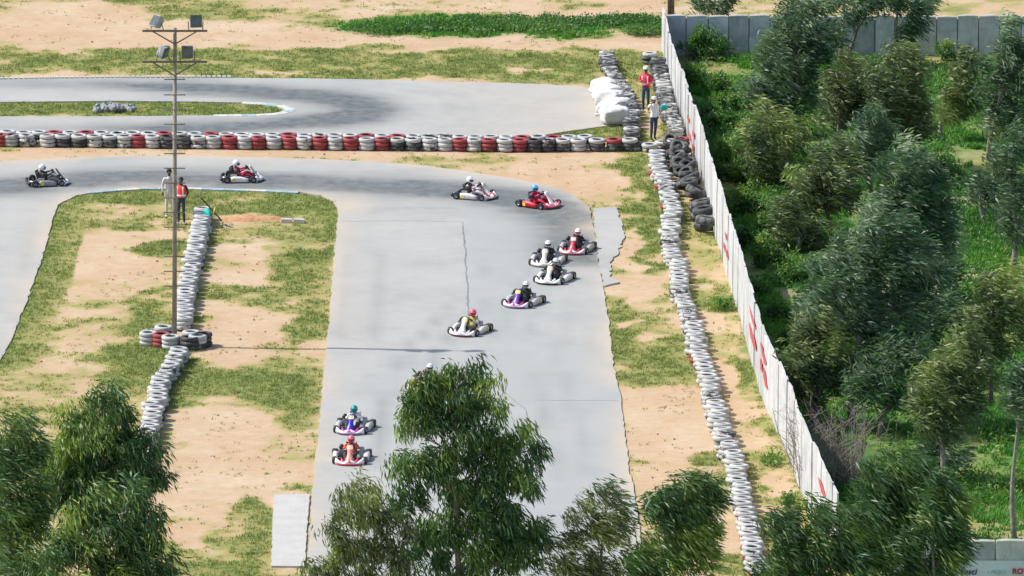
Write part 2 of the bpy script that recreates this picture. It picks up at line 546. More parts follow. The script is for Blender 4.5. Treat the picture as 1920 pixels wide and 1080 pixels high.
def ground_fields(X, Y):
    u, v = proj(X, Y, 0.0)
    wx = (fbm(X * 0.5, Y * 0.6, 5, 5) - .5) * 110
    wy = (fbm(X * 0.5, Y * 0.6, 9, 5) - .5) * 36
    uu, vv_ = u + wx, v + wy
    g = np.full(u.shape, 0.5)
    for cx, cy, rx, ry, val in PATCH:
        r = np.sqrt(((uu - cx) / rx) ** 2 + ((vv_ - cy) / ry) ** 2)
        w = np.clip((1.28 - r) / 0.56, 0, 1)
        g = g * (1 - w) + val * w
    wl0 = np.interp(vv_, [p[1] for p in WALL_BASE], [p[0] for p in WALL_BASE])
    g = np.where((uu > wl0 + 6) & (v > 96), .52, g)
    g = g + (fbm(X * 0.45, Y * 0.50, 21, 4) - .5) * 0.6 + (fbm(X * 1.3, Y * 1.3, 23, 4) - .5) * 0.75
    # turf hugs the edges of the asphalt inside the bend
    edge = [tuple(G(a, b)[:2]) for a, b in TRACK_MAIN[46:66]]
    d = pl_dist(X, Y, edge)
    g = np.maximum(g, np.where(d < 1.3, .82 - d * .2, 0) + (fbm(X, Y, 33, 3) - .5) * .4)
    lush = np.zeros(u.shape)
    wl = np.interp(vv_, [p[1] for p in WALL_BASE], [p[0] for p in WALL_BASE])
    inwood = (uu > wl + 6) & (v > 96)
    lush = np.where(inwood, 0.55 + 1.9 * (fbm(X * .3, Y * .2, 41, 4) - .45), 0)
    belt = np.clip(1.2 - np.hypot((uu - 940) / 320, (vv_ - 50) / 20), 0, 1)
    lush = np.clip(np.maximum(lush, belt * 1.5), 0, 1)
    red = np.clip(1.2 - np.hypot((uu - 480) / 60, (vv_ - 409) / 9), 0, 1) * .9
    red = np.maximum(red, .25 * np.clip(1.2 - np.hypot((uu - 950) / 300, (vv_ - 340) / 60), 0, 1))
    return np.clip(g, 0, 1), lush, red


def axis(lo, hi, st, far):
    core = list(np.arange(lo, hi + 1e-6, st))
    out = []
    d = st
    x = lo
    while x > -far:
        d *= 1.6; x -= d; out.append(x)
    left = out[::-1]
    out = []; d = st; x = hi
    while x < far:
        d *= 1.6; x += d; out.append(x)
    return np.array(left + core + out)


gx, gy = axis(-23, 23, .2, 900), axis(-52, 62, .30, 900)
XX, YY = np.meshgrid(gx, gy)
gf, lf, rf_ = ground_fields(XX.ravel(), YY.ravel())
ZZ = (fbm(XX.ravel() * 1.3, YY.ravel() * 1.3, 61, 3) - .5) * 0.05 - 0.03
ZZ = np.where((np.abs(XX.ravel()) > 26) | (np.abs(YY.ravel()) > 64), -0.03, ZZ)
nx, ny = len(gx), len(gy)
ii = np.arange(nx * ny).reshape(ny, nx)
F = np.stack([ii[:-1, :-1].ravel(), ii[:-1, 1:].ravel(), ii[1:, 1:].ravel(), ii[1:, :-1].ravel()], 1)
gm = fast_mesh('ground', np.stack([XX.ravel(), YY.ravel(), ZZ], 1), F, MG, {'grass': gf, 'lush': lf, 'red': rf_}, True)
ground = tag(O('ground', gm), kind='structure')


# ------------------------------------------------------------------ asphalt
def sheet(name, outer, holes, z, mat, step, fields, rag=0.05):
    loops = []
    for k, poly in enumerate([outer] + holes):
        p = resample([G(a, b) for a, b in poly], .45)
        if rag:
            p = [Vector((q.x + rag * 2 * (vnoise(q.x * 2.3, q.y * 2.3, 3) - .5), q.y + rag * 2 * (vnoise(q.x * 2.3, q.y * 2.3, 8) - .5), 0)) for q in p]
        loops.append([(float(q.x), float(q.y)) for q in p])
    verts, edges = [], []
    for lp in loops:
        n0 = len(verts); verts += [Vector(q) for q in lp]
        edges += [(n0 + i, n0 + (i + 1) % len(lp)) for i in range(len(lp))]
    xs = [q[0] for q in loops[0]]; ys = [q[1] for q in loops[0]]
    AX, AY = np.meshgrid(np.arange(min(xs), max(xs), step), np.arange(min(ys), max(ys), step))
    ins = inside(AX, AY, loops[0])
    for h in loops[1:]: ins &= ~inside(AX, AY, h)
    ins &= (np.abs(AX) < 24) & (AY > -56)
    dmin = pl_dist(AX[ins], AY[ins], loops[0] + loops[0][:1])
    for h in loops[1:]: dmin = np.minimum(dmin, pl_dist(AX[ins], AY[ins], h + h[:1]))
    pts = np.stack([AX[ins], AY[ins]], 1)[dmin > step * .35]
    verts += [Vector((float(a), float(b))) for a, b in pts]
    vo, eo, fo, *_ = delaunay_2d_cdt(verts, edges, [], 1 if not holes else 0, 1e-5)
    vo = np.array([tuple(q) for q in vo]); fo = np.array([f for f in fo if len(f) == 3])
    cen = vo[fo].mean(1)
    keep = inside(cen[:, 0], cen[:, 1], loops[0])
    for h in loops[1:]: keep &= ~inside(cen[:, 0], cen[:, 1], h)
    fo = fo[keep]
    a = vo[fo]
    cr = (a[:, 1, 0] - a[:, 0, 0]) * (a[:, 2, 1] - a[:, 0, 1]) - (a[:, 1, 1] - a[:, 0, 1]) * (a[:, 2, 0] - a[:, 0, 0])
    fo[cr < 0] = fo[cr < 0][:, ::-1]
    V = np.column_stack([vo, np.full(len(vo), z)])
    # a skirt so that the slab has an edge
    Fs = [fo]
    n0 = len(V)
    ex = []
    for lp in loops:
        b0 = len(V) + len(ex)
        m_ = len(lp)
        for q in lp: ex.append((q[0], q[1], z)); ex.append((q[0], q[1], z - .12))
        for i in range(m_):
            j = (i + 1) % m_
            Fs.append(np.array([[b0 + 2 * i, b0 + 2 * j, b0 + 2 * j + 1], [b0 + 2 * i, b0 + 2 * j + 1, b0 + 2 * i + 1]]))
    V = np.vstack([V, np.array(ex)])
    me = fast_mesh(name, V, np.vstack(Fs), mat, fields(V[:, 0], V[:, 1]))
    return O(name, me)


def W2(l): return [tuple(G(a, b)[:2]) for a, b in l]


LINE_MAIN = W2([(-200, 352), (0, 350), (100, 342), (250, 334), (450, 340), (620, 346), (760, 352), (900, 362), (1000, 380), (1065, 405), (1098, 440), (1100, 480)])
LINE_FAR = W2([(-200, 158), (150, 158), (330, 163), (480, 172), (590, 181), (660, 192), (690, 205), (660, 219), (590, 229), (480, 237), (300, 244), (-200, 250)])


def f_main(X, Y):
    d = pl_dist(X, Y, LINE_MAIN)
    streak = .55 + .9 * (fbm(X * .35, Y * 2.2, 71, 3) - .3)
    r = np.clip(np.exp(-(d / 1.6) ** 2) * streak * 1.9, 0, .95)
    u, v = proj(X, Y, 0)
    r = np.maximum(r, .42 * np.exp(-(((u - 1085) / 60) ** 2 + ((v - 440) / 60) ** 2)))
    r = r * np.clip((u + 400) / 300, .4, 1)
    dust = np.clip(1.15 - np.hypot((u - 655) / 60, (v - 385) / 22), 0, 1) * .75 * (.5 + fbm(X, Y, 81, 3))
    dust = np.maximum(dust, .35 * np.clip(1.1 - np.hypot((u - 560) / 150, (v - 366) / 9), 0, 1))
    db = pl_dist(X, Y, W2(TRACK_MAIN[:32])); db = np.minimum(db, pl_dist(X, Y, W2(TRACK_MAIN[33:66])))
    dust = np.maximum(dust, .95 * np.exp(-(db / .55)) * (fbm(X * .8, Y * .4, 87, 4) * 2.0 - .45))
    tone = np.where((u > 874 + (v - 420) * .05) & (v > 350), .55, 0) + np.where(v > 655, .35, 0) + (fbm(X * .4, Y * .12, 91, 3) - .5) * .9
    for k, sk in enumerate([[(60, 312), (100, 306), (130, 300)], [(55, 420), (60, 450), (52, 480), (45, 520)], [(640, 398), (700, 392), (800, 390)], [(900, 520), (930, 470), (1010, 420), (1080, 400)],
                            [(930, 640), (960, 560), (1010, 480), (1075, 425)], [(700, 880), (720, 760), (760, 660), (860, 560)], [(1030, 700), (1060, 620), (1070, 560)], [(1050, 900), (1030, 800), (1000, 700)],
                            [(640, 640), (648, 560), (655, 480)], [(760, 345), (600, 340), (480, 334)], [(560, 322), (700, 326), (850, 342), (980, 366)]]):
        for off in (0.0, 1.05):
            dk = pl_dist(X - off, Y, W2(sk))
            r = np.maximum(r, (.16 + .12 * (k % 3)) * np.exp(-(dk / .22) ** 2) * (fbm(X * .9, Y * .5, 95 + k, 3) * 1.5 - .2))
    return {'rubber': r, 'dust': np.clip(dust, 0, .8), 'tone': np.clip(tone, 0, 1)}


def f_far(X, Y):
    d = pl_dist(X, Y, LINE_FAR)
    streak = .5 + 1.0 * (fbm(X * .3, Y * 2.0, 73, 3) - .3)
    u, v = proj(X, Y, 0)
    r = 1.8 * np.exp(-(d / 1.4) ** 2) * streak * np.clip((u - 60) / 300, .25, 1)
    r = np.maximum(r, .7 * np.exp(-(((u - 650) / 110) ** 2 + ((v - 205) / 24) ** 2)) * streak)
    arcs = 0
    for k, rr in enumerate((235, 290, 330, 400)):
        e = np.hypot((u - 560) / rr, (v - 205) / (rr * .17)) - 1
        arcs = arcs + .10 * np.exp(-(e / .02) ** 2) * (u > 620)
    r = r + arcs
    dust = .55 * np.clip((u - 760) / 400, 0, 1) * (.6 + .8 * (fbm(X * .5, Y * .5, 83, 3) - .3))
    return {'rubber': np.clip(r, 0, 1), 'dust': np.clip(dust, 0, .6), 'tone': np.clip((fbm(X * .3, Y * .3, 93, 3) - .5), 0, 1)}


track = tag(sheet('race_track', TRACK_MAIN, [], 0.02, MA, .42, f_main), kind='structure')
track2 = tag(sheet('race_track', TRACK_FAR, [ISLAND], 0.02, MA, .42, f_far, .03), kind='structure')


def flat(name, poly, z, mat, parent=None, rag=0.03, depth=.1, step=.3):
    p = resample([G(a, b) for a, b in poly], step)
    p = [Vector((q.x + rag * 2 * (vnoise(q.x * 4, q.y * 4, 3) - .5), q.y + rag * 2 * (vnoise(q.x * 4, q.y * 4, 8) - .5), 0)) for q in p]
    n = len(p)
    mb = MB()
    mb.v = [(q.x, q.y, z) for q in p] + [(q.x, q.y, z - depth) for q in p]
    mb.f = [tuple(range(n))] + [(i, (i + 1) % n, n + (i + 1) % n, n + i) for i in range(n)]
    return mb.build(name, mat, parent)


# seams in the asphalt
M_SEAM = M('tar_seam', (0.20, 0.205, 0.205), .9, .3, 3)


def seam(poly, w, parent):
    p = resample([G(a, b) for a, b in poly], .35, False)
    mb = MB(); L = []; Rr = []
    for i, q in enumerate(p):
        t = (p[min(i + 1, len(p) - 1)] - p[max(i - 1, 0)]).normalized()
        nrm = Vector((-t.y, t.x, 0))
        off = nrm * .10 * (vnoise(q.x * 1.7, q.y * 1.7, 5) - .5)
        ww = w * (.25 + 1.1 * vnoise(q.x * 2, q.y * 2, 6))
        L.append(q + off + nrm * ww + Vector((0, 0, .024))); Rr.append(q + off - nrm * ww + Vector((0, 0, .024)))
    n = len(p)
    mb.v = [tuple(a) for a in L + Rr]
    mb.f = [(i, i + 1, n + i + 1, n + i) for i in range(n - 1)]
    return mb.build('tar_seam', M_SEAM, parent)


seam([(868, 418), (871, 450), (874, 500), (876, 550), (880, 605)], .035, track)
seam([(640, 416), (760, 415), (868, 417)], .02, track)
seam([(905, 700), (985, 770), (1010, 840), (1017, 880)], .02, track)
seam([(1005, 752), (1160, 752)], .015, track)

strip = tag(flat('concrete_strip', [(1113, 391), (1157, 389), (1162, 410), (1172, 442), (1157, 477), (1145, 490), (1144, 520),
                                    (1160, 531), (1133, 537), (1126, 512), (1122, 490), (1118, 455)], .024, MA, None, .09), kind='structure')
slab_l = tag(flat('concrete_slab', [(513, 929), (580, 928), (571, 1063), (509, 1063)], .035, M_CONC),
             'pale concrete slab set in the grass beside the track edge, bottom left', 'slab')

# painted kerbs
M_KERBW = M('kerb_white', (0.52, 0.52, 0.49), .8, .2, 5)
M_KERBB = M('kerb_blue', (0.30, 0.42, 0.46), .8, .3, 4)


def kerb(poly, w, label, mats, seg=.6):
    root = empty('painted_kerb', G(*poly[0]))
    tag(root, label, 'kerb')
    p = resample([G(a, b) for a, b in poly], seg, False)
    for i in range(len(p) - 1):
        a, b = p[i], p[i + 1]
        t = (b - a); L = t.length; t.normalize()
        ang = math.atan2(t.y, t.x)
        mb = MB()
        h = .045
        x = L / 2 - .006
        mb.rings([[Vector((-x, -w / 2, -.05)), Vector((-x, w / 2, -.05)), Vector((-x, w / 2, .03)), Vector((-x, 0, h)), Vector((-x, -w / 2, .03))],
                  [Vector((x, -w / 2, -.05)), Vector((x, w / 2, -.05)), Vector((x, w / 2, .03)), Vector((x, 0, h)), Vector((x, -w / 2, .03))]])
        c = (a + b) / 2 - root.location
        mb.build('kerb_block', mats[i % len(mats)], root, c, (0, 0, ang))
    return root


kerb([(165, 362), (220, 357), (262, 354.5), (340, 353.5), (420, 356), (500, 358.5), (560, 361.5)], .28,
     'low pale blue and white kerb edging the grass inside the near bend', [M_KERBB, M_KERBB, M_KERBW])
kerb([(400, 217.5), (480, 217), (520, 214.5), (536, 211.5), (546, 208), (540, 203.5), (524, 199), (500, 196), (455, 193.5)], .38,
     'whitewashed kerb curving round the tip of the grass island', [M_KERBW, M_KERBW, M_KERBB], .5)
root = tag(empty('kerb_teeth', G(0, 148.5)), 'row of small white kerb teeth along the far edge of the hairpin', 'kerb')
tooth = MB().box((0, 0, .03), (.15, .2, .1)).mesh('kerb_tooth', M_KERBW)
for k in range(46):
    u = 2 + k * 9.5
    v = np.interp(u, [0, 100, 200, 330, 450], [149, 147.5, 146.3, 146, 146])
    O('kerb_tooth', tooth, root, G(u, float(v)) - root.location, (0, 0, rnd.uniform(-.1, .1)))
kb = tag(empty('concrete_kerbstone', G(548, 416)), 'broken white kerbstone lying in the infield grass by orange soil', 'kerbstone')
for a, b, c in ((-.22, 0, .10), (.26, -.04, -.06)):
    MB().box((0, 0, .05), (.40, .2, .14)).build('stone_block', M_KERBW, kb, (a, b, 0), (0.03, .03, c))
hm = MB()
hv = []
for i in range(9):
    for j in range(15):
        a, b = i / 8 * 2 - 1, j / 14 * 2 - 1
        r = max(0, 1 - a * a - b * b)
        hv.append((b * 1.25, a * .42, .15 * r ** .7 * (.6 + .8 * float(vnoise(b * 4, a * 4, 2))) - .03))
hm.add(hv, [(i * 15 + j, i * 15 + j + 1, (i + 1) * 15 + j + 1, (i + 1) * 15 + j) for i in range(8) for j in range(14)])
o = hm.build('soil_heap', M('orange_soil', (0.46, 0.25, 0.125), .95, .3, 5), None, G(478, 410), (0, 0, 0), True)
tag(o, 'low heap of orange soil in the infield grass', 'soil heap')

# ------------------------------------------------------------------ tyres
TR, TW = .33, .158


def tyre_mesh(name, mat, R_=TR, w=TW, n=20):
    h = w / 2
    prof = [(R_ * .52, -h * .55), (R_ * .60, -h * .92), (R_ * .80, -h), (R_ * .93, -h * .86), (R_, -h * .42), (R_, h * .42), (R_ * .93, h * .86),
            (R_ * .80, h), (R_ * .60, h * .92), (R_ * .52, h * .55), (R_ * .67, h * .3), (R_ * .9, 0), (R_ * .67, -h * .3)]
    return MB().lathe(prof, n).mesh(name, mat, True)


TM = {'w': tyre_mesh('white_tyre', M_WHITE_T), 'o': tyre_mesh('worn_tyre', M_WORN_T), 'r': tyre_mesh('red_tyre', M_RED_T),
      'k': tyre_mesh('black_tyre', M_BLACK_T), 'g': tyre_mesh('grey_tyre', M_GREY_T)}
CN = {'w': 'white', 'o': 'worn white', 'r': 'red', 'k': 'black', 'g': 'dusty grey'}
UNIT = ['', 'first', 'second', 'third', 'fourth', 'fifth', 'sixth', 'seventh', 'eighth', 'ninth', 'tenth', 'eleventh', 'twelfth', 'thirteenth',
        'fourteenth', 'fifteenth', 'sixteenth', 'seventeenth', 'eighteenth', 'nineteenth']
TENS = {2: 'twent', 3: 'thirt', 4: 'fort', 5: 'fift', 6: 'sixt', 7: 'sevent', 8: 'eight', 9: 'ninet'}


def nth(n):
    if n == 100: return 'hundredth'
    if n > 100: return 'hundred-and-' + nth(n - 100)
    if n < 20: return UNIT[n]
    return TENS[n // 10] + ('ieth' if n % 10 == 0 else 'y-' + UNIT[n % 10])


def stack(P, cols, label, group, jit=.02, size=1.0, dz=.150, lean=0.0):
    root = empty('tyre_stack', (P.x, P.y, -.01), 0)
    tag(root, label, 'tyre stack', group)
    for k, c in enumerate(cols):
        s = size * rnd.uniform(.95, 1.03)
        O('tyre', TM[c], root, (rnd.uniform(-jit, jit), rnd.uniform(-jit, jit), (.08 + k * dz) * size),
          (rnd.uniform(-.03, .03) + lean * rnd.uniform(.5, 1.4), rnd.uniform(-.04, .04) * (1 + 2 * abs(lean) * 5), 0), (s, s, size * rnd.uniform(.94, 1.0)))
    return root


# long red and white row behind the bend
FRONT = [(2, 'r'), (21, 'o'), (51, 'o'), (90, 'w'), (118, 'kw'), (148, 'kw'), (178, 'ow'), (207, 'kw'), (234, 'o'), (260, 'r'), (286, 'o'), (314, 'k'),
         (345, 'k'), (373, 'o'), (401, 'w'), (431, 'r'), (460, 'w'), (486, 'r'), (514, 'w'), (543, 'r'), (571, 'ow'), (600, 'r'), (629, 'w'), (658, 'r'),
         (688, 'w'), (717, 'r'), (745, 'ko'), (774, 'ko'), (806, 'ow'), (835, 'w'), (863, 'r'), (890, 'w'), (917, 'r'), (947, 'w'), (975, 'r'),
         (1002, 'k'), (1028, 'ko'), (1056, 'kw'), (1085, 'w'), (1120, 'kkw'), (1152, 'kkr'), (1181, 'kw')]
for i, (u, c) in enumerate(FRONT):
    v = float(np.interp(u, [0, 480, 960, 1170], [272, 277, 282, 280.5]))
    cols = [c[0], c[0], c[-1]] if len(c) < 3 else list(c)
    if len(c) == 1 and rnd.random() < .2: cols[0] = 'o' if c == 'w' else c
    stack(G(u, v), cols, '%s painted tyre stack, %s from the left in front row behind bend' % (CN[c[-1]], nth(i + 1)), 'front row of the long tyre barrier')
for i in range(38):
    u = 16 + i * 29.2
    if u > 1110: break
    v = float(np.interp(u, [0, 480, 960, 1170], [266, 271, 275.5, 274.5])) + rnd.uniform(-.8, .8)
    c = 'r' if (i % 5 in (0, 3) and rnd.random() < .6) else rnd.choice('wwow')
    stack(G(u, v), [rnd.choice('kow'), rnd.choice('kow'), c], '%s tyre stack peeping over, %s from left in back row behind bend' % (CN[c], nth(i + 1)), 'back row of the long tyre barrier')

# white tyre wall down the right verge
PATH_R = [(1231, 281), (1234, 307), (1242, 325), (1252, 345), (1257, 365), (1261, 390), (1257, 412), (1255, 430), (1259, 450), (1262, 470), (1272, 490),
          (1270, 510), (1272, 530), (1276, 545), (1287, 570), (1294, 590), (1302, 612), (1306, 635), (1315, 662), (1324, 685), (1330, 712), (1337, 740),
          (1345, 765), (1350, 790), (1360, 815), (1370, 842), (1380, 868), (1385, 890), (1389, 915), (1394, 940), (1400, 965), (1410, 982), (1412, 1005),
          (1415, 1030), (1425, 1060), (1432, 1092)]


def path_stacks(path, spacing, z):
    p = [G(a, b, z) for a, b in path]
    p = [Vector((q.x, q.y, 0)) for q in p]
    out = []; acc = 0.0
    for a, b in zip(p[:-1], p[1:]):
        L = (b - a).length
        while acc <= L:
            out.append(a.lerp(b, acc / L)); acc += spacing
        acc -= L
    return out


for i, P in enumerate(path_stacks(PATH_R, .64, .45)):
    cols = [rnd.choice('wwor'), rnd.choice('wwoo'), rnd.choice('wwwwwo')]
    P = P + Vector((rnd.uniform(-.07, .07), rnd.uniform(-.04, .04), 0))
    stack(P, cols, 'white tyre stack, %s from far end of tyre wall along right verge' % nth(i + 1), 'tyre wall along the right verge', .06, rnd.uniform(.95, 1.04), lean=-.08)
PATH_L1 = [(382, 389), (377, 405), (375, 420), (371, 440), (367, 460), (363, 480), (358, 500), (353, 520), (348, 540), (346, 560), (343, 580), (342, 594)]
PATH_L2 = [(338, 650), (326, 668), (311, 694), (299, 720), (291, 745), (283, 772), (279, 800), (270, 830), (260, 862), (252, 890)]
for i, P in enumerate(path_stacks(PATH_L1, .64, .45)):
    P = P + Vector((rnd.uniform(-.07, .07), rnd.uniform(-.04, .04), 0))
    stack(P, [rnd.choice('wow'), 'w', 'w'], 'white tyre stack, %s from far end of infield tyre wall behind pole' % nth(i + 1), 'infield tyre wall behind the light pole', .06, rnd.uniform(.95, 1.04), lean=-.08)
for i, P in enumerate(path_stacks(PATH_L2, .64, .45)):
    P = P + Vector((rnd.uniform(-.07, .07), rnd.uniform(-.04, .04), 0))
    stack(P, [rnd.choice('wok'), rnd.choice('wwo'), rnd.choice('wwo')], 'white tyre stack, %s from light pole in infield tyre wall before it' % nth(i + 1), 'infield tyre wall before the light pole', .06, rnd.uniform(.95, 1.04), lean=-.07)
RING = [((279, 645), 'www', 'white tyre stack at left end of cluster round light pole'),
        ((303, 648), 'rrr', 'red painted tyre stack in cluster left of the light pole'),
        ((283, 634), 'ko', 'low black tyre stack at back left of cluster round light pole'),
        ((306, 634), 'kkw', 'black tyre stack with white top behind red one at light pole'),
        ((321, 652), 'www', 'clean white tyre stack directly before the light pole'),
        ((358, 636), 'ow', 'white tyre stack just behind right side of light pole'),
        ((371, 651), 'oww', 'white ring-topped tyre stack right of the light pole'),
        ((381, 647), 'kkk', 'tall black tyre stack at right end of cluster round light pole'),
        ((355, 654), 'kkk', 'black tyre stack between light pole and white ring-topped stack')]
for (u, v), c, lab in RING:
    stack(G(u, v), list(c), lab, None)

# tyres by the marshals' corner
PATH_C1 = [(1138, 95), (1142, 112), (1149, 134), (1159, 150), (1170, 163), (1177, 178), (1182, 192), (1184, 210), (1182, 230), (1186, 247)]
for i, P in enumerate(path_stacks(PATH_C1, .70, .45)):
    c = rnd.choice(['kkg', 'kgo', 'kko', 'kgk'])
    stack(P, list(c), '%s tyre stack, %s from far end of row beside white sacks' % (CN[c[-1]], nth(i + 1)), 'tyre row beside the white sacks', .07, lean=-.08)
PATH_C2 = [(1234, 108), (1236, 125), (1239, 142), (1244, 157), (1247, 172), (1250, 187), (1256, 207), (1263, 220), (1267, 232), (1270, 246)]
for i, P in enumerate(path_stacks(PATH_C2, .70, .45)):
    c = rnd.choice(['kkg', 'kgo', 'kko', 'koo']) if i > 4 else 'kkk'
    stack(P, list(c), '%s tyre stack, %s from far end of row against white wall' % (CN[c[-1]], nth(i + 1)), 'tyre row against the white wall', .06, lean=-.07)
stack(G(1218, 118), list('kkw'), 'lone black tyre stack with white top behind marshal in red', None)
stack(G(1243, 278), list('ow'), 'worn white tyre stack at foot of marshal in white shirt', None)
stack(G(1256, 276), list('oo'), 'grey white tyre stack between white shirted marshal and red one', None)
stack(G(1277, 279), list('rkr'), 'red tyre stack touching the white wall at the corner', None)
stack(G(1219, 283), list('ow'), 'worn white tyre stack beside far end of right verge tyre wall', None)
stack(G(1190, 280), list('gk'), 'dark tyre stack closing the long barrier at its right end', None)

# jumbled truck tyres against the wall
big = tyre_mesh('truck_tyre', M_BLACK_T, .42, .26, 18)
heap = []
for k in range(46):
    t = k / 45
    heap.append((1266 + 32 * t + rnd.uniform(-11, 13), 292 + 84 * t + rnd.uniform(-3, 3)))
HL = ['far end of', 'far half of', 'middle of', 'near half of', 'near end of']
for i, (u, v) in enumerate(heap):
    lev = (i * 7 % 3) * .22
    o = O('loose_tyre', big, None, G(u, v) + Vector((0, 0, .2 + lev)), (rnd.uniform(-.7, .7), rnd.uniform(-.6, .6), rnd.uniform(0, 6)), (.78, .78, .8))
    tag(o, 'loose black tyre at %s jumbled heap between tyre wall and white wall' % HL[i * 5 // 46], 'tyre', 'jumbled black tyres at %s heap' % HL[i * 5 // 46])
for i, (u, v, z, rx) in enumerate([(1307, 381, .45, .5), (1314, 396, .2, .1), (1318, 404, .5, .2), (1317, 413, .2, .0), (1321, 420, .55, .15), (1324, 431, .2, .0), (1327, 437, .52, .1)]):
    o = O('truck_tyre', big, None, G(u, v) + Vector((0, 0, z - .03)), (rx, rnd.uniform(-.12, .12), rnd.uniform(0, 6)), (1.12, 1.12, 1.1))
    tag(o, 'large black truck tyre, %s from far end of pile leaning on wall' % nth(i + 1), 'tyre', 'large truck tyres leaning at the wall')

# ------------------------------------------------------------------ white sacks
M_SACK = M('white_sack', (0.62, 0.61, 0.585), .8, .08, 3)


def sack(P, size, rot, label):
    mb = MB()
    nu, nv = 30, 20
    vs_ = []
    sd = rnd.uniform(0, 50)
    for i in range(nv + 1):
        th = math.pi * i / nv
        for j in range(nu):
            ph = 2 * math.pi * j / nu
            d = Vector((math.sin(th) * math.cos(ph), math.sin(th) * math.sin(ph), math.cos(th)))
            e = .62
            q = Vector([math.copysign(abs(x) ** e, x) for x in d])
            k = 1 + .30 * (float(vnoise(d.x * 2.2 + sd, d.y * 2.2 + d.z * 1.7, 4)) - .5) + .17 * (float(vnoise(d.x * 6 + sd, d.z * 6 + d.y * 4, 6)) - .5)
            vs_.append((q.x * size[0] / 2 * k, q.y * size[1] / 2 * k, max(0, .5 + q.z * .5 * k) * size[2]))
    mb.add(vs_, [(i * nu + j, (i + 1) * nu + j, (i + 1) * nu + (j + 1) % nu, i * nu + (j + 1) % nu) for i in range(nv) for j in range(nu)])
    o = mb.build('sand_sack', M_SACK, None, P, (0, 0, rot), True)
    tie = MB().tube([(size[0] * .46, 0, size[2] * .5), (size[0] * .56, .02, size[2] * .55), (size[0] * .62, -.02, size[2] * .5)], [.10, .04, .09], 8)
    tie.build('sack_neck', M_SACK, o, smooth=True)
    return tag(o, label, 'sack', 'white sacks at the end of the hairpin')


sack(G(1132, 176), (1.15, 1.0, .62), 2.0, 'farthest white sack, at the end of the hairpin asphalt')
sack(G(1138, 189), (1.3, 1.05, .66), 2.2, 'second white sack from far end, beside the dark tyre row')
sack(G(1144, 202), (1.3, 1.05, .70), 1.3, 'third white sack from the far end of the sack line')
sack(G(1159, 213), (1.0, 1.0, .66), .6, 'white sack squeezed against the dark tyre row')
sack(G(1147, 217), (1.2, 1.0, .60), 1.0, 'white sack behind the nearest one on the asphalt edge')
sack(G(1151, 232), (1.15, 1.1, .74), 3.3, 'nearest white sack, resting on the grass by long tyre barrier')


# ------------------------------------------------------------------ stone slab walls
def slab_mesh(w, h, t, mat, drop=.03):
    """upright stone slab: rough face, uneven top"""
    nx_, nz_ = 3, 4
    mb = MB()
    fr, bk = [], []
    tops = [h * (1 + rnd.uniform(-.02, .02)) for _ in range(nx_ + 1)]
    tops[0] -= drop * rnd.random(); tops[-1] -= drop * rnd.random()
    for side, arr in ((-1, fr), (1, bk)):
        for j in range(nz_ + 1):
            for i in range(nx_ + 1):
                x = -w / 2 + w * i / nx_
                z = -.3 + (tops[i] + .3) * j / nz_
                y = side * t / 2 + (rnd.uniform(-.012, .012) if 0 < i < nx_ else 0)
                if j == nz_: y *= .75
                arr.append((x + (rnd.uniform(-.008, 0.0) * math.copysign(1, x)), y, z))
    n = nx_ + 1
    fs = []
    for j in range(nz_):
        for i in range(nx_):
            a = j * n + i
            fs.append((a, a + 1, a + n + 1, a + n))
    m_ = len(fr)
    fs2 = [tuple(reversed([q + m_ for q in f])) for f in fs]
    ed = [j * n for j in range(nz_ + 1)]
    ed2 = [j * n + nx_ for j in range(nz_ + 1)]
    tp = [nz_ * n + i for i in range(n)]
    for e in (ed, ed2, tp):
        for a, b in zip(e[:-1], e[1:]): fs.append((a, b, b + m_, a + m_))
    mb.add(fr + bk, fs + fs2)
    return mb.mesh('slab', mat)


def slab_wall(name, path, spacing, hfun, t, mat, label, cap=None, vary=0.0, gap=-.03, off=.012, drop=.008, joint=None):
    root = tag(empty(name, path[0]), label, 'wall')
    out = []; acc = 0.0
    pos = []
    for a, b in zip(path[:-1], path[1:]):
        L = (b - a).length
        while acc <= L:
            pos.append(a.lerp(b, acc / L)); acc += spacing * rnd.uniform(1 - vary, 1 + vary)
        acc -= L
    for k_, (a, b) in enumerate(zip(pos[:-1], pos[1:])):
        c = (a + b) / 2
        d = b - a
        h = hfun(c) + rnd.uniform(-.035, .035)
        o = O('slab', slab_mesh(d.length - gap, h, t * rnd.uniform(.85, 1.1), mat, drop), root, c - root.location + Vector((d.y, -d.x, 0)).normalized() * (off * (1 if k_ % 2 else -1) + rnd.uniform(-.008, .008)),
              (rnd.uniform(-.006, .006), 0, math.atan2(d.y, d.x) + rnd.uniform(-.012, .012)))
        if joint:
            MB().box((d.length / 2, .0, h * .5 - .05), (.07, t * .6, h - .1)).build('mortar_joint', joint, o)
        if cap:
            MB().tube([(-d.length * .47, 0, h - .005), (-d.length * .15, 0, h + rnd.uniform(0, .02)), (d.length * .2, 0, h + rnd.uniform(0, .02)), (d.length * .47, 0, h - .005)], [.04, .055, .05, .04], 6).build('lime_cap', cap, o)
        out.append((c, d, h))
    return root, out


wall_path = [G(a, b) for a, b in WALL_BASE]


def wh(P):
    u, v = proj(P.x, P.y, 0)
    return float(np.interp(v, [90, 160, 330, 450, 930, 1100], [1.72, 1.85, 2.1, 2.3, 2.42, 2.45]))


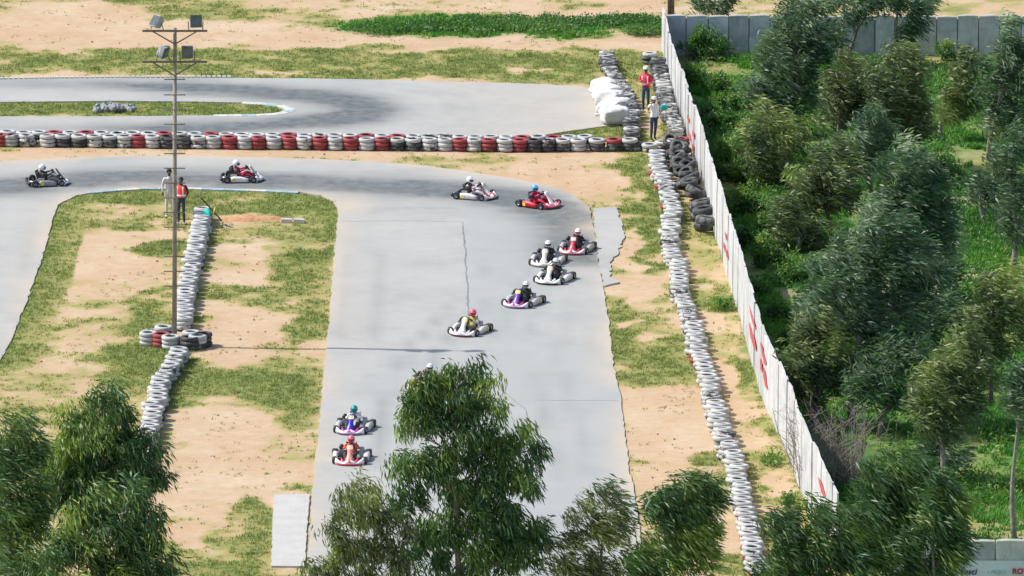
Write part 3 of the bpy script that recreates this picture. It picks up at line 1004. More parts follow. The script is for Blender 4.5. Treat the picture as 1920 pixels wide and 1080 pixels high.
wwall, wslabs = slab_wall('boundary_wall', wall_path, 1.45, wh, .075, M_WSLAB, 'long whitewashed stone slab wall with red lettering running down right side', None, .4)
fb = G(1246, 103)
far_path = [Vector((fb.x + .05, fb.y, 0)), Vector((fb.x + 24, fb.y, 0))]
fwall, _ = slab_wall('granite_wall', far_path, .87, lambda P: 1.62, .09, M_GSLAB, 'grey granite slab wall with whitewashed top edge behind the trees', M_LIME, .06, .035, .012, .03, M('dark_mortar', (0.17, 0.175, 0.18), .9, .3))

# red lettering painted on the white wall (flat paint, seen almost edge on)
M_RED = M('red_paint', (0.50, 0.085, 0.09), .7, .15, 5)


def wall_hit(u, v):
    d = ray(u, v)
    best = None
    for a, b in zip(wall_path[:-1], wall_path[1:]):
        t_ = b - a
        nrm = Vector((-t_.y, t_.x, 0)).normalized()
        if nrm.x > 0: nrm = -nrm
        den = d.dot(nrm)
        if abs(den) < 1e-9: continue
        k = (a + nrm * .075 - Vector((0, CAMY, CAMH))).dot(nrm) / den
        P = Vector((0, CAMY, CAMH)) + d * k
        s = (P - a).dot(t_) / t_.length_squared
        if -.02 <= s <= 1.02 and -0.2 < P.z < 3:
            if best is None or k < best[0]: best = (k, P)
    return best[1] if best else None


MARKS = [[(1287, 216), (1291, 222), (1293, 232), (1289, 228)], [(1290, 243), (1295, 254), (1297, 268), (1292, 262)], [(1297, 243), (1302, 250), (1302, 262), (1298, 254)],
         [(1297, 268), (1301, 274), (1301, 284), (1297, 281)],
         [(1358, 434), (1362, 440), (1363, 452), (1360, 447)], [(1355, 452), (1359, 462), (1360, 474), (1356, 464)], [(1359, 463), (1363, 470), (1366, 489), (1361, 480)],
         [(1403, 571), (1408, 583), (1414, 604), (1418, 620), (1413, 612), (1407, 594)], [(1402, 602), (1408, 614), (1416, 640), (1419, 660), (1413, 652), (1405, 628)],
         [(1423, 639), (1428, 650), (1435, 674), (1438, 684), (1433, 684), (1427, 660)], [(1424, 670), (1428, 682), (1430, 700), (1425, 692)],
         [(1430, 686), (1434, 696), (1437, 716), (1440, 732), (1434, 724), (1430, 704)],
         [(1532, 893), (1537, 900), (1543, 913), (1549, 931), (1543, 930), (1536, 912)]]
for mk in MARKS:
    mc_ = (sum(a for a, b in mk) / len(mk), sum(b for a, b in mk) / len(mk))
    pts = [wall_hit(mc_[0] + (a - mc_[0]) * .8, mc_[1] + (b - mc_[1]) * .95) for a, b in mk]
    if any(p is None for p in pts): continue
    mb = MB()
    n = len(pts)
    mb.v = [tuple(p - wwall.location) for p in pts] + [tuple(p - wwall.location + Vector((.012, 0, 0))) for p in pts]
    mb.f = [tuple(range(n))] + [(i, (i + 1) % n, n + (i + 1) % n, n + i) for i in range(n)]
    mb.build('red_letter_stroke', M_RED, wwall)

# near wall with the race banner, bottom right
nb = atY(1800, 1015, G(1860, 1140).y)
NY = nb.y
ntop = nb.z
near_path = [Vector((nb.x - 2.2, NY, 0)), Vector((nb.x + 9, NY, 0))]
nwall, _ = slab_wall('granite_wall', near_path, 1.08, lambda P: ntop, .09, M_GSLAB, 'grey granite slab wall at bottom right corner above the banner', M_LIME, .06, .03, .012, .02, M('dark_mortar', (0.17, 0.175, 0.18), .9, .3))
M_BAN = M('banner_cloth', (0.62, 0.70, 0.76), .6, .05, 2)
bt = atY(1815, 1051, NY - .09)
bz1, bz0 = bt.z, bt.z - 1.1
mb = MB()
nseg = 40
W_ = 7.0
for j in range(5):
    for i in range(nseg + 1):
        x = W_ * i / nseg
        mb.v.append((x, .018 * math.sin(x * 3.1 + j) * (1 if 0 < j else .2), bz1 - (bz1 - bz0) * j / 4))
mb.f = [(j * (nseg + 1) + i, (j + 1) * (nseg + 1) + i, (j + 1) * (nseg + 1) + i + 1, j * (nseg + 1) + i + 1) for j in range(4) for i in range(nseg)]
banner = mb.build('race_banner', M_BAN, None, (bt.x - .3, NY - .09, 0))
tag(banner, 'pale blue race banner with sponsor lettering hung on granite wall', 'banner')


def text(body, size, u, v, mat, parent, Y, shear=0.0, name='lettering', bold=0.0):
    c = bpy.data.curves.new(name, 'FONT')
    c.body = body; c.size = size; c.extrude = .004; c.shear = shear; c.offset = bold
    t = bpy.data.objects.new(name, c); col.objects.link(t)
    dg = bpy.context.evaluated_depsgraph_get()
    me = bpy.data.meshes.new_from_object(t.evaluated_get(dg))
    bpy.data.objects.remove(t)
    me.materials.clear(); me.materials.append(mat)
    P = atY(u, v, Y)
    o = O(name, me, parent, P - parent.location, (math.pi / 2, 0, 0))
    return o


M_NAVY = M('navy_print', (0.02, 0.035, 0.08), .6); M_TEAL = M('teal_print', (0.24, 0.42, 0.48), .6); M_MAG = M('crimson_print', (0.45, 0.02, 0.07), .6)
text('fmsci', .26, 1798, 1077, M_NAVY, banner, NY - .13, .25, bold=.006)
text('• MOJO', .17, 1850, 1076, M_TEAL, banner, NY - .13, .35)
text('ROTAX', .24, 1898, 1076, M_MAG, banner, NY - .13, 0, bold=.008)
text('RACING', .15, 1899, 1088, M_NAVY, banner, NY - .13, 0)

# ------------------------------------------------------------------ light pole
M_POLE = M('weathered_pole', (0.30, 0.26, 0.21), .85, .3, 3)
M_STEEL = M('rusty_steel', (0.16, 0.13, 0.11), .75, .4, 6)
M_LAMP = M('lamp_housing', (0.10, 0.11, 0.12), .5, .2, 6)
M_LAMPW = M('lamp_housing_grey', (0.34, 0.36, 0.37), .45, .15, 6)
m, nt, b = nodes_of('lamp_glass')
b.inputs['Base Color'].default_value = (.07, .10, .10, 1); b.inputs['Roughness'].default_value = .12
nt.links.new(ramp(nt, noise(nt, objvec(nt), 3.0), [(.3, (.05, .07, .075)), (.7, (.12, .16, .155))]), b.inputs['Base Color'])
M_GLASS = m
pb = G(327, 648)
PH = atY(328, 52, pb.y).z
xt = atY(328, 52, pb.y).x - pb.x
pole = tag(empty('light_pole', pb), 'tall weathered floodlight pole with climbing rungs and four floodlights', 'light pole')


def pz(v): return atY(328, v, pb.y).z


def px(z): return xt * z / PH


MB().tube([(0, 0, -.2), (px(PH * .5), 0, PH * .5), (xt, 0, PH)], [.088, .075, .06], 12).build('mast', M_POLE, pole, smooth=True)
for v in [148, 177, 205, 232] + [287 + 27.6 * k for k in range(10)] + [260]:
    z = pz(v)
    MB().tube([(px(z) - .37, -.08, z), (px(z) + .37, -.08, z)], .022, 6).build('rung', M_STEEL, pole)
for v, vb in ((57, 82), (115, 141)):
    z, zb = pz(v), pz(vb)
    x = px(z)
    bar = MB().box((x, -.09, z), (2.25, .06, .07)).build('crossarm', M_STEEL, pole)
    for s in (-1, 1):
        MB().tube([(px(zb), -.07, zb), (x + s * .75, -.09, z - .03)], .025, 6).build('brace', M_STEEL, bar)


def flood(u, v, yaw, pitch, housing, label):
    P = atY(u, v, pb.y - .1)
    rot = Matrix.Rotation(yaw, 3, 'Z') @ Matrix.Rotation(pitch, 3, 'X')
    body = MB()
    r1 = [Vector(p) for p in ((-.23, -.13, -.25), (.23, -.13, -.25), (.23, -.13, .25), (-.23, -.13, .25))]
    r2 = [Vector(p) for p in ((-.23, .02, -.25), (.23, .02, -.25), (.23, .02, .25), (-.23, .02, .25))]
    r3 = [Vector(p) for p in ((-.15, .2, -.16), (.15, .2, -.16), (.15, .2, .16), (-.15, .2, .16))]
    body.rings([[rot @ (p * .86) for p in r] for r in (r1, r2, r3)])
    o = body.build('floodlight', housing, pole, P - pb)
    o['label'] = label
    g = MB().box((0, 0, 0), (.40, .02, .43), None)
    g.v = [tuple(rot @ ((Vector(p) + Vector((0, -.142, 0))) * .86)) for p in g.v]
    g.build('lens', M_GLASS, o)
    br = MB()
    br.tube([rot @ Vector((-.26, .04, 0)), Vector((-.24, 0, -.34))], .018, 6).tube([rot @ Vector((.26, .04, 0)), Vector((.24, 0, -.34))], .018, 6)
    br.build('bracket', M_STEEL, o)


flood(294, 41, R(-55), R(-35), M_LAMPW, 'floodlight at upper left of pole turned down to the left')
flood(367, 40, R(12), R(-10), M_LAMP, 'floodlight at upper right of pole facing the camera')
flood(306, 97, R(60), R(20), M_LAMPW, 'floodlight at lower left of pole turned to the side')
flood(351, 97, R(3), R(5), M_LAMP, 'floodlight at lower right of pole facing the camera')
p2 = G(1258, 42)
pole2 = tag(empty('utility_pole', p2), 'brown pole rising out of frame behind the corner of the granite wall', 'pole')
MB().tube([(0, 0, -.2), (0, 0, 7)], [.15, .11], 10).build('mast', M_STEEL, pole2, smooth=True)
for k in range(5): MB().tube([(-.3, -.12, 1.5 + k), (.3, -.12, 1.5 + k)], .02, 6).build('rung', M_STEEL, pole2)


# ------------------------------------------------------------------ people
def skin_body(name, joints, edges, slots, pick, sub=2, root=0):
    """one continuous body grown over a skeleton; pick(co, nrm) -> material index"""
    m = bpy.data.meshes.new(name)
    m.from_pydata([j[0] for j in joints], edges, [])
    o = bpy.data.objects.new(name, m); col.objects.link(o)
    md = o.modifiers.new('skin', 'SKIN')
    md.use_smooth_shade = True
    md.branch_smoothing = .35
    if not m.skin_vertices: m.attributes  # layer is created with the modifier below
    if not len(m.skin_vertices):
        bm = bmesh.new(); bm.from_mesh(m); bm.verts.layers.skin.verify(); bm.to_mesh(m); bm.free()
    sv = m.skin_vertices[0].data
    for i, j in enumerate(joints):
        r = j[1]
        sv[i].radius = r if hasattr(r, '__len__') else (r, r)
        sv[i].use_root = (i == root)
    s = o.modifiers.new('sub', 'SUBSURF'); s.levels = sub; s.render_levels = sub
    dg = bpy.context.evaluated_depsgraph_get()
    me = bpy.data.meshes.new_from_object(o.evaluated_get(dg))
    bpy.data.objects.remove(o)
    me.materials.clear()
    for s_ in slots: me.materials.append(s_)
    for p in me.polygons:
        p.material_index = pick(p.center)
        p.use_smooth = True
    return me


def hand_mb(mb, wrist, dirv, up, side, s=1.0):
    """palm and five bent fingers"""
    d = Vector(dirv).normalized(); u = Vector(up).normalized(); r = d.cross(u).normalized() * side
    w = Vector(wrist)
    mb.tube([w, w + d * .05 * s, w + d * .095 * s], [.026 * s, .04 * s, .036 * s], 6)
    for k, (o_, l) in enumerate(((-.030, .068), (-.010, .078), (.010, .074), (.029, .058))):
        b0 = w + d * .09 * s + r * o_ * s
        mb.tube([b0, b0 + d * l * .5 * s - u * .006, b0 + d * l * .85 * s - u * l * .45 * s], [.010 * s, .009 * s, .007 * s], 5)
    b0 = w + d * .03 * s - r * .034 * s
    mb.tube([b0, b0 + d * .03 * s - r * .03 * s, b0 + d * .065 * s - r * .034 * s - u * .012], [.012 * s, .011 * s, .008 * s], 5)


SKIN = M('brown_skin', (0.10, 0.052, 0.034), .55, .12, 8)
HAIR = M('black_hair', (0.012, 0.011, 0.011), .6, .3, 30)
M_BLACK = M('black_cloth', (0.018, 0.019, 0.022), .8, .3, 12)
M_SHOEW = M('white_shoe', (0.70, 0.68, 0.66), .6)


def marshal(P, rz, H, top, trousers, shoes, headgear, pose, label):
    """standing figure; faces -Y before rz. pose: dict of joint overrides in metres for a 1.75 m figure"""
    k = H / 1.75
    root = tag(empty('person', P, rz), label, 'person')
    J = dict(pelvis=(0, 0, .95), waist=(0, .01, 1.08), chest=(0, .015, 1.30), neck=(0, .01, 1.47), chin=(0, -.005, 1.54), head=(0, -.008, 1.63), crown=(0, 0, 1.70),
             shl=(.17, .02, 1.42), ell=(.23, .03, 1.16), wrl=(.24, -.04, .93), shr=(-.17, .02, 1.42), elr=(-.23, .03, 1.16), wrr=(-.24, -.04, .93),
             hil=(.09, 0, .90), knl=(.10, -.02, .50), anl=(.11, .02, .09), tol=(.12, -.14, .04), hir=(-.09, 0, .90), knr=(-.10, -.02, .50), anr=(-.11, .02, .09), tor=(-.12, -.14, .04))
    J.update(pose)
    RAD = dict(pelvis=(.15, .105), waist=(.14, .10), chest=(.155, .11), neck=.052, chin=.062, head=(.078, .092), crown=(.05, .06), shl=.066, ell=.047, wrl=.03, shr=.066, elr=.047, wrr=.03,
               hil=.092, knl=.064, anl=.045, tol=.036, hir=.092, knr=.064, anr=.045, tor=.036)
    names = list(J)
    idx = {n: i for i, n in enumerate(names)}
    joints = [(tuple(c * k for c in J[n]), RAD[n] if not hasattr(RAD[n], '__len__') else RAD[n]) for n in names]
    E = [('pelvis', 'waist'), ('waist', 'chest'), ('chest', 'neck'), ('neck', 'chin'), ('chin', 'head'), ('head', 'crown'), ('chest', 'shl'), ('shl', 'ell'), ('ell', 'wrl'), ('chest', 'shr'), ('shr', 'elr'),
         ('elr', 'wrr'), ('pelvis', 'hil'), ('hil', 'knl'), ('knl', 'anl'), ('anl', 'tol'), ('pelvis', 'hir'), ('hir', 'knr'), ('knr', 'anr'), ('anr', 'tor')]

    def pick(c):
        z = c.z / k
        if z > 1.49: return 0
        if z < .085: return 3
        if z < .93 and abs(c.x) / k < .235: return 2
        return 1
    body = skin_body('body', joints, [(idx[a], idx[b]) for a, b in E], [SKIN, top, trousers, shoes], pick)
    bo = O('body', body, root)
    hands = MB()
    for s_, wn_, en in ((1, 'wrl', 'ell'), (-1, 'wrr', 'elr')):
        w = Vector(J[wn_]) * k; e = Vector(J[en]) * k
        d = (w - e).normalized()
        up = Vector((s_, 0, .2)) if abs(d.x) < .7 else Vector((0, -1, .2))
        hands = MB(); hand_mb(hands, w - d * .01, d, up, s_, k)
        hands.build('hand', SKIN, root, smooth=True)
    h = Vector(J['head']) * k
    face = MB()
    face.tube([h + Vector((0, -.085, .015)) * k, h + Vector((0, -.108, -.022)) * k], [.010, .017], 6)
    face.build('nose', SKIN, root, smooth=True)
    for s_ in (-1, 1):
        MB().ell(h + Vector((s_ * .032, -.082, .012)) * k, (.011, .006, .007), 8, 5).build('eye', M_SHOEW, root)
        MB().ell(h + Vector((s_ * .086, .008, -.005)) * k, (.012, .02, .032), 8, 6).build('ear', SKIN, root, smooth=True)
    MB().box(h + Vector((0, -.083, -.055)) * k, (.04, .01, .008)).build('mouth', M('lips', (.09, .035, .03)), root)
    if headgear == 'hair':
        hb = MB(); hb.ell(h + Vector((0, .016, .035)) * k, (.092 * k, .100 * k, .088 * k), 14, 9)
        hb.v = [(x, y, z) if (y > h.y - .055 or z > h.z + .055) else (x, h.y - .055, z) for x, y, z in hb.v]
        hb.build('hair', HAIR, root, smooth=True)
    else:
        hb = MB(); hb.lathe([(.104 * k, 0), (.105 * k, .05), (.088 * k, .09), (.05 * k, .112), (.002, .118)], 16, h + Vector((0, .008, .03)) * k, closed=False)
        cap = hb.build('cap', headgear, root, smooth=True)
        br = MB(); br.rings([[h + Vector((x * k, y * k, .034 + .012 * (1 - (x / .08) ** 2) + dz)) for x, y in ((-.085, -.05), (-.06, -.15), (0, -.175), (.06, -.15), (.085, -.05))] for dz in (0, .008)])
        br.build('brim', headgear, cap)
    return root


def vest(parent, k, mat, strip_, zlo=.98, zhi=1.44):
    """sleeveless vest following the torso"""
    prof = [(zlo, .185, .135), (1.08, .180, .135), (1.2, .187, .14), (1.32, .198, .145), (1.40, .185, .12), (zhi, .13, .09)]
    mb = MB()
    mb.rings([[Vector((a * math.cos(t) * k, b * math.sin(t) * k + .012, z * k)) for t in [i * 2 * math.pi / 20 for i in range(20)]] for z, a, b in prof], False)
    v_ = mb.build('vest', mat, parent, smooth=True)
    for z0, a0, b0 in ((1.05, .184, .138),):
        s_ = MB()
        s_.rings([[Vector(((a0 + .004) * math.cos(t) * k, (b0 + .004) * math.sin(t) * k + .012, z * k)) for t in [i * 2 * math.pi / 20 for i in range(20)]] for z in (z0, z0 + .06)], False)
        s_.build('reflective_strip', strip_, v_)
    for sx in (-1, 1):
        s_ = MB()
        s_.rings([[Vector(((sx * .11 - .025) * k, -(b + .010) * k * math.sqrt(max(0, 1 - (.11 / a) ** 2)) + .01, z * k)), Vector(((sx * .11 + .025) * k, -(b + .010) * k * math.sqrt(max(0, 1 - (.11 / a) ** 2)) + .014, z * k)),
                   Vector(((sx * .11) * k, -(b) * k * math.sqrt(max(0, 1 - (.11 / a) ** 2)) + .02, z * k))] for z, a, b in prof[1:5]])
        s_.build('reflective_strip', strip_, v_)


M_REDC = M('red_jacket', (0.72, 0.035, 0.075), .75, .15, 8)
M_VEST = M('orange_red_vest', (0.80, 0.06, 0.045), .7, .1, 8)
M_REFL = M('reflective_tape', (0.80, 0.72, 0.70), .4, .08)
M_JEAN = M('blue_denim', (0.035, 0.075, 0.13), .85, .25, 10)
M_JEAN2 = M('dark_blue_denim', (0.025, 0.05, 0.11), .85, .25, 10)
M_SHIRT = M('white_shirt', (0.78, 0.77, 0.80), .8, .06)
M_SUIT = M('grey_white_overalls', (0.58, 0.55, 0.54), .8, .15, 5)
M_DARK = M('charcoal_trousers', (0.045, 0.05, 0.055), .85, .2)
M_WHITEC = M('white_cap', (0.78, 0.78, 0.76), .8, .06)
p = marshal(G(1211, 210), R(-25), 1.86, M_REDC, M_JEAN, M_SHOEW, M_WHITEC,
            dict(elr=(-.27, -.02, 1.18), wrr=(-.10, -.22, 1.22), ell=(.26, -.02, 1.17), wrl=(.12, -.24, 1.08)), 'marshal in red jacket, jeans and white cap by dark tyres')
vest(p, 1.86 / 1.75, M_REDC, M_REFL)
p = marshal(G(1226, 262), R(20), 1.72, M_SHIRT, M_JEAN2, M_BLACK, M_WHITEC,
            dict(elr=(-.26, -.06, 1.33), wrr=(-.11, -.16, 1.55), ell=(.20, .06, 1.16), wrl=(.16, -.02, .94), knl=(.06, -.03, .5), anl=(.05, .05, .09), tol=(.06, -.1, .04)),
            'person in white shirt and dark jeans shading eyes at barrier corner')
p = marshal(G(318, 409), R(10), 1.90, M_SUIT, M_SUIT, M_BLACK, 'hair', dict(ell=(.23, .02, 1.17), wrl=(.17, -.09, 1.0)), 'bareheaded person in pale racing overalls standing left of light pole')
p = marshal(G(340, 420), R(-20), 1.80, M_BLACK, M_DARK, M_SHOEW, 'hair', dict(elr=(-.25, .05, 1.18), wrr=(-.12, .16, 1.0), ell=(.25, .05, 1.18), wrl=(.12, .17, .98)), 'marshal in orange red vest and dark trousers beside light pole')
vest(p, 1.80 / 1.75, M_VEST, M_REFL)

# flags and sticks
M_STICK = M('dark_wood', (0.07, 0.06, 0.05), .8, .3)
M_TEALC = M('teal_cloth', (0.02, 0.48, 0.42), .8, .15, 6)
M_YEL = M('yellow_cloth', (0.58, 0.50, 0.06), .8, .15, 6)


def flag(a, b, mat, label, frac=.45, rad=.10):
    a, b = Vector(a), Vector(b)
    root = tag(empty('furled_flag', a), label, 'flag')
    MB().tube([(0, 0, 0), b - a], .014, 6).build('staff', M_STICK, root)
    d = (b - a)
    mb = MB()
    pts = [d * t for t in (1.0, 1 - frac * .35, 1 - frac * .7, 1 - frac)]
    rr = []
    for i, q in enumerate(pts):
        r0 = rad * (.55, 1.0, .85, .35)[i]
        rr.append([q + Vector((0, 0, -.04)) + Vector((.3 * math.cos(t), math.cos(t), math.sin(t))) * r0 * (1 + .25 * math.sin(3 * t + i)) for t in [j * 2 * math.pi / 12 for j in range(12)]])
    mb.rings(rr)
    mb.build('cloth', mat, root, smooth=True)


flag(G(1266, 200, .50), G(1239, 199, .54), M_TEALC, 'teal furled flag lying on tyres by the white wall', .5, .12)
flag(G(400, 402, .52), G(384, 394, .56), M_TEALC, 'teal furled flag on far end of infield tyre wall', .7, .16)
flag(G(396, 404, .2), G(405, 388, .75), M_YEL, 'yellow furled flag leaning at far end of infield tyre wall', .6, .08)
a = G(416, 414, .02); b2 = G(376, 370, .95)
o = MB().tube([Vector((0, 0, 0)), b2 - a], .03, 6).build('wooden_pole', M_STICK, None, a)
tag(o, 'dark wooden pole leaning across far end of infield tyre wall', 'pole')
a = G(1242, 183, .62); b2 = G(1220, 190, 1.15)
o = MB().tube([Vector((0, 0, 0)), b2 - a], .022, 6).build('flag_stick', M_STICK, None, a)
tag(o, 'thin stick reaching from red jacketed marshal to the tyre row', 'stick')
# heap of rubble on the island
M_ROCK = M('grey_rock', (0.30, 0.31, 0.32), .9, .35, 4)
rocks = []
for k in range(4):
    mb = MB().ell((0, 0, 0), (.16, .12, .10), 7, 5)
    mb.v = [(x * (1 + rnd.uniform(-.2, .2)), y * (1 + rnd.uniform(-.2, .2)), z * (1 + rnd.uniform(-.2, .2))) for x, y, z in mb.v]
    rocks.append(mb.mesh('rock', M_ROCK))
for k in range(34):
    u, v = 214 + max(-1.6, min(1.6, rnd.gauss(0, 1))) * 22, 206 + max(-1.5, min(1.5, rnd.gauss(0, 1))) * 3
    o = O('rock', rocks[k % 4], None, G(u, v) + Vector((0, 0, .06 + .10 * max(0, 1 - abs(u - 214) / 30))), (rnd.random() * 3, rnd.random() * 3, rnd.random() * 6), [rnd.uniform(.7, 1.3)] * 3)
    tag(o, 'grey rock in the low heap on the grass island', 'rock', 'rocks heaped on the grass island')

# ------------------------------------------------------------------ karts
M_RUB = M('kart_tyre_rubber', (0.022, 0.022, 0.024), .7, .3, 12)
M_RIM = M('cast_rim', (0.35, 0.35, 0.36), .35, .1, 10, .8)
M_FRAME = M('kart_frame_steel', (0.05, 0.05, 0.055), .45, .2, 10, .5)
M_PLAS = M('black_plastic', (0.022, 0.023, 0.026), .5, .2, 8)
M_ALU = M('engine_alloy', (0.42, 0.42, 0.43), .4, .2, 10, .7)
M_EXH = M('exhaust_steel', (0.55, 0.54, 0.52), .35, .15, 8, .8)
KC = {}


def paint(c):
    if c not in KC:
        m = M('kart_plastic', c, .34, .06, 5)
        KC[c] = m
    return KC[c]


def wheel_mesh(R_, w):
    h = w / 2
    return MB().lathe([(R_ * .5, -h * .8), (R_ * .8, -h), (R_ * .96, -h * .8), (R_, -h * .55), (R_, h * .55), (R_ * .96, h * .8), (R_ * .8, h), (R_ * .5, h * .8)], 18, axis='X').mesh('wheel', M_RUB, True)


def rim_mesh(R_, w):
    h = w / 2 * .78
    mb = MB().lathe([(R_ * .5, -h), (R_ * .5, h), (R_ * .42, h), (R_ * .30, h * .4), (.02, h * .4), (.02, -h * .4), (R_ * .30, -h * .4), (R_ * .42, -h)], 14, axis='X')
    return mb.mesh('rim', M_RIM, True)


def nose_mesh(z0, z1, inset=0.0, xr=.50, lift=0.0):
    rr = []
    n = 21
    for i in range(n):
        s = -1 + 2 * i / (n - 1)
        x = s * xr
        yc = -.86 + .22 * abs(s) ** 2.2
        top = z1 * (.80 + .20 * math.cos(s * math.pi * 2.0)) + .05 * abs(s) ** 3 + lift
        dpt = (.17 - .07 * abs(s))
        if abs(s) > .96: top -= .03; dpt *= .7
        rr.append([Vector((x, yc - .005 + inset, z0)), Vector((x, yc + dpt, z0)), Vector((x, yc + dpt, top * .8)), Vector((x, yc + dpt * .6, top)), Vector((x, yc + .02 + inset, top * .82)), Vector((x, yc - .03 + inset, (z0 + top) * .5))])
    return MB().rings(rr).mesh('nose_fairing', None, True)


def panel_mesh():
    rr = []
    for t in [i / 9 for i in range(10)]:
        z = .16 + t * .46
        y = -.72 + .36 * t ** .85
        w = .17 - .10 * math.sin(t * math.pi) * (1 - t * .45) + .0 * t
        w = max(w, .085) if t < .8 else .135 - .05 * max(0, (t - .85) / .15)
        rr.append([Vector((-w, y + .04, z)), Vector((-w * .6, y - .015, z)), Vector((0, y - .03, z)), Vector((w * .6, y - .015, z)), Vector((w, y + .04, z)), Vector((0, y + .02, z))])
    return MB().rings(rr).mesh('front_panel', None, True)


def plate_mesh(z0, z1, w):
    rr = []
    for t in (0, .5, 1):
        z = z0 + (z1 - z0) * t
        tt = (z - .16) / .46
        y = -.72 + .36 * tt ** .85 - .036
        rr.append([Vector((-w, y + .018, z)), Vector((0, y, z)), Vector((w, y + .018, z)), Vector((0, y + .012, z))])
    return MB().rings(rr).mesh('number_plate', None)


def pod_mesh(s):
    rr = []
    for t in [i / 8 for i in range(9)]:
        y = -.33 + .68 * t
        h = (.12 + .09 * min(1, t * 2.2)) * (1 if t < .97 else .85)
        wi = .17 * (1 if .1 < t < .95 else .75)
        xo = .60 + .03 * t - (.06 if t < .08 else 0)
        rr.append([Vector((s * xo, y, .05)), Vector((s * xo, y, .05 + h * .75)), Vector((s * (xo - .03), y, .05 + h)), Vector((s * (xo - wi), y, .05 + h * .92)), Vector((s * (xo - wi), y, .06)), Vector((s * (xo - .08), y, .04))])
    return MB().rings(rr).mesh('side_pod', None, True)


KM = dict(fw=wheel_mesh(.13, .13), rw=wheel_mesh(.14, .20), fr=rim_mesh(.13, .13), rr=rim_mesh(.14, .20), nose=nose_mesh(.035, .205), panel=panel_mesh(),
          plate=plate_mesh(.49, .60, .095), podl=pod_mesh(1), podr=pod_mesh(-1))
mb = MB()
for s in (-1, 1):
    mb.tube([(s * .12, -.80, .07), (s * .20, -.55, .07), (s * .30, -.1, .06), (s * .31, .35, .06), (s * .30, .68, .09)], .016, 6)
    mb.tube([(s * .2, -.52, .08), (s * .44, -.52, .11)], .02, 6)
    mb.tube([(s * .30, -.2, .07), (s * .52, -.2, .12), (s * .52, .25, .12), (s * .31, .28, .07)], .012, 6)
mb.tube([(-.30, .0, .06), (.30, .0, .06)], .014, 6).tube([(-.30, .62, .08), (.30, .62, .08)], .014, 6).tube([(-.2, -.6, .07), (.2, -.6, .07)], .014, 6)
KM['frame'] = mb.mesh('frame', M_FRAME)
KM['tray'] = MB().box((0, -.36, .045), (.44, .72, .008)).mesh('floor_tray', M_FRAME)
KM['axle'] = MB().tube([(-.50, .52, .14), (.50, .52, .14)], .022, 8).mesh('rear_axle', M_FRAME)
rr = []
for i in range(11):
    s = -1 + .2 * i
    x = s * .56; y = .76 - .06 * abs(s) ** 3
    h0, h1 = .07, .20 if abs(s) > .45 else .16
    rr.append([Vector((x, y, h0)), Vector((x, y + .08, h0 + .03)), Vector((x, y + .08, h1 - .02)), Vector((x, y, h1)), Vector((x, y - .03, (h0 + h1) / 2))])
KM['rbump'] = MB().rings(rr).mesh('rear_bumper', M_PLAS, True)
KM['engine'] = MB().box((-.36, .30, .17), (.17, .22, .18)).box((-.36, .20, .24), (.12, .12, .16)).box((-.36, .30, .285), (.13, .15, .05)).mesh('engine', M_ALU)
KM['airbox'] = MB().lathe([(.03, -.12), (.075, -.10), (.08, .08), (.05, .12), (.01, .12)], 12, (-.33, .12, .44), 'Y', False).tube([(-.33, .2, .42), (-.36, .24, .3)], .03, 6).mesh('airbox', M_PLAS, True)
KM['exhaust'] = MB().tube([(-.42, .18, .22), (-.46, .05, .20), (-.47, -.1, .17), (-.44, .2, .16), (-.42, .45, .17), (-.42, .72, .2)], [.022, .035, .05, .055, .05, .03], 8).mesh('exhaust', M_EXH, True)
q = Matrix.Rotation(R(-20), 3, 'X')
KM['rad'] = MB().box((.36, .18, .26), (.16, .05, .30), q).box((.36, .165, .42), (.17, .06, .03), q).mesh('radiator', M_ALU)
KM['col'] = MB().tube([(0, -.50, .16), (0, -.27, .50)], .012, 6).mesh('steering_column', M_FRAME)
q = Matrix.Rotation(R(48), 3, 'X')
sw = MB()
sw.lathe([(.13 + .014 * math.cos(t), .014 * math.sin(t)) for t in [i * math.pi / 3 for i in range(6)]], 18)
for t in (R(90), R(210), R(330)): sw.tube([(0, 0, 0), (.125 * math.cos(t), .125 * math.sin(t), 0)], .012, 5)
sw.v = [tuple(q @ Vector(v_) + Vector((0, -.26, .51))) for v_ in sw.v]
KM['sw'] = sw.mesh('steering_wheel', M_PLAS, True)
rr = []
for t in [i / 8 for i in range(9)]:
    z = .06 + .46 * max(0, (t - .3) / .7) ** 1.1 + .03 * (1 - min(1, t / .3))
    y = -.02 + .34 * min(1, t / .45) + .12 * max(0, (t - .45) / .55)
    w = .185 - .02 * abs(t - .5)
    dep = .10 if t > .25 else .06
    rr.append([Vector((-w, y - dep, z + .06)), Vector((-w * .7, y + .01, z)), Vector((w * .7, y + .01, z)), Vector((w, y - dep, z + .06)), Vector((w * 1.05, y - dep + .015, z + .05)), Vector((w * .75, y + .035, z - .015)), Vector((-w * .75, y + .035, z - .015)), Vector((-w * 1.05, y - dep + .015, z + .05))])
KM['seat'] = MB().rings(rr).mesh('seat', M_PLAS, True)
KM['stripe'] = nose_mesh(.10, .195, -.006, .30, .012)
# lower lip of the nose
rr = []
for i in range(13):
    s = -1 + i / 6
    x = s * .42; yc = -.875 + .21 * abs(s * .84) ** 2.2
    rr.append([Vector((x, yc - .02, .03)), Vector((x, yc + .1, .03)), Vector((x, yc + .1, .07)), Vector((x, yc - .02, .075))])
KM['lip'] = MB().rings(rr).mesh('nose_lip', None)

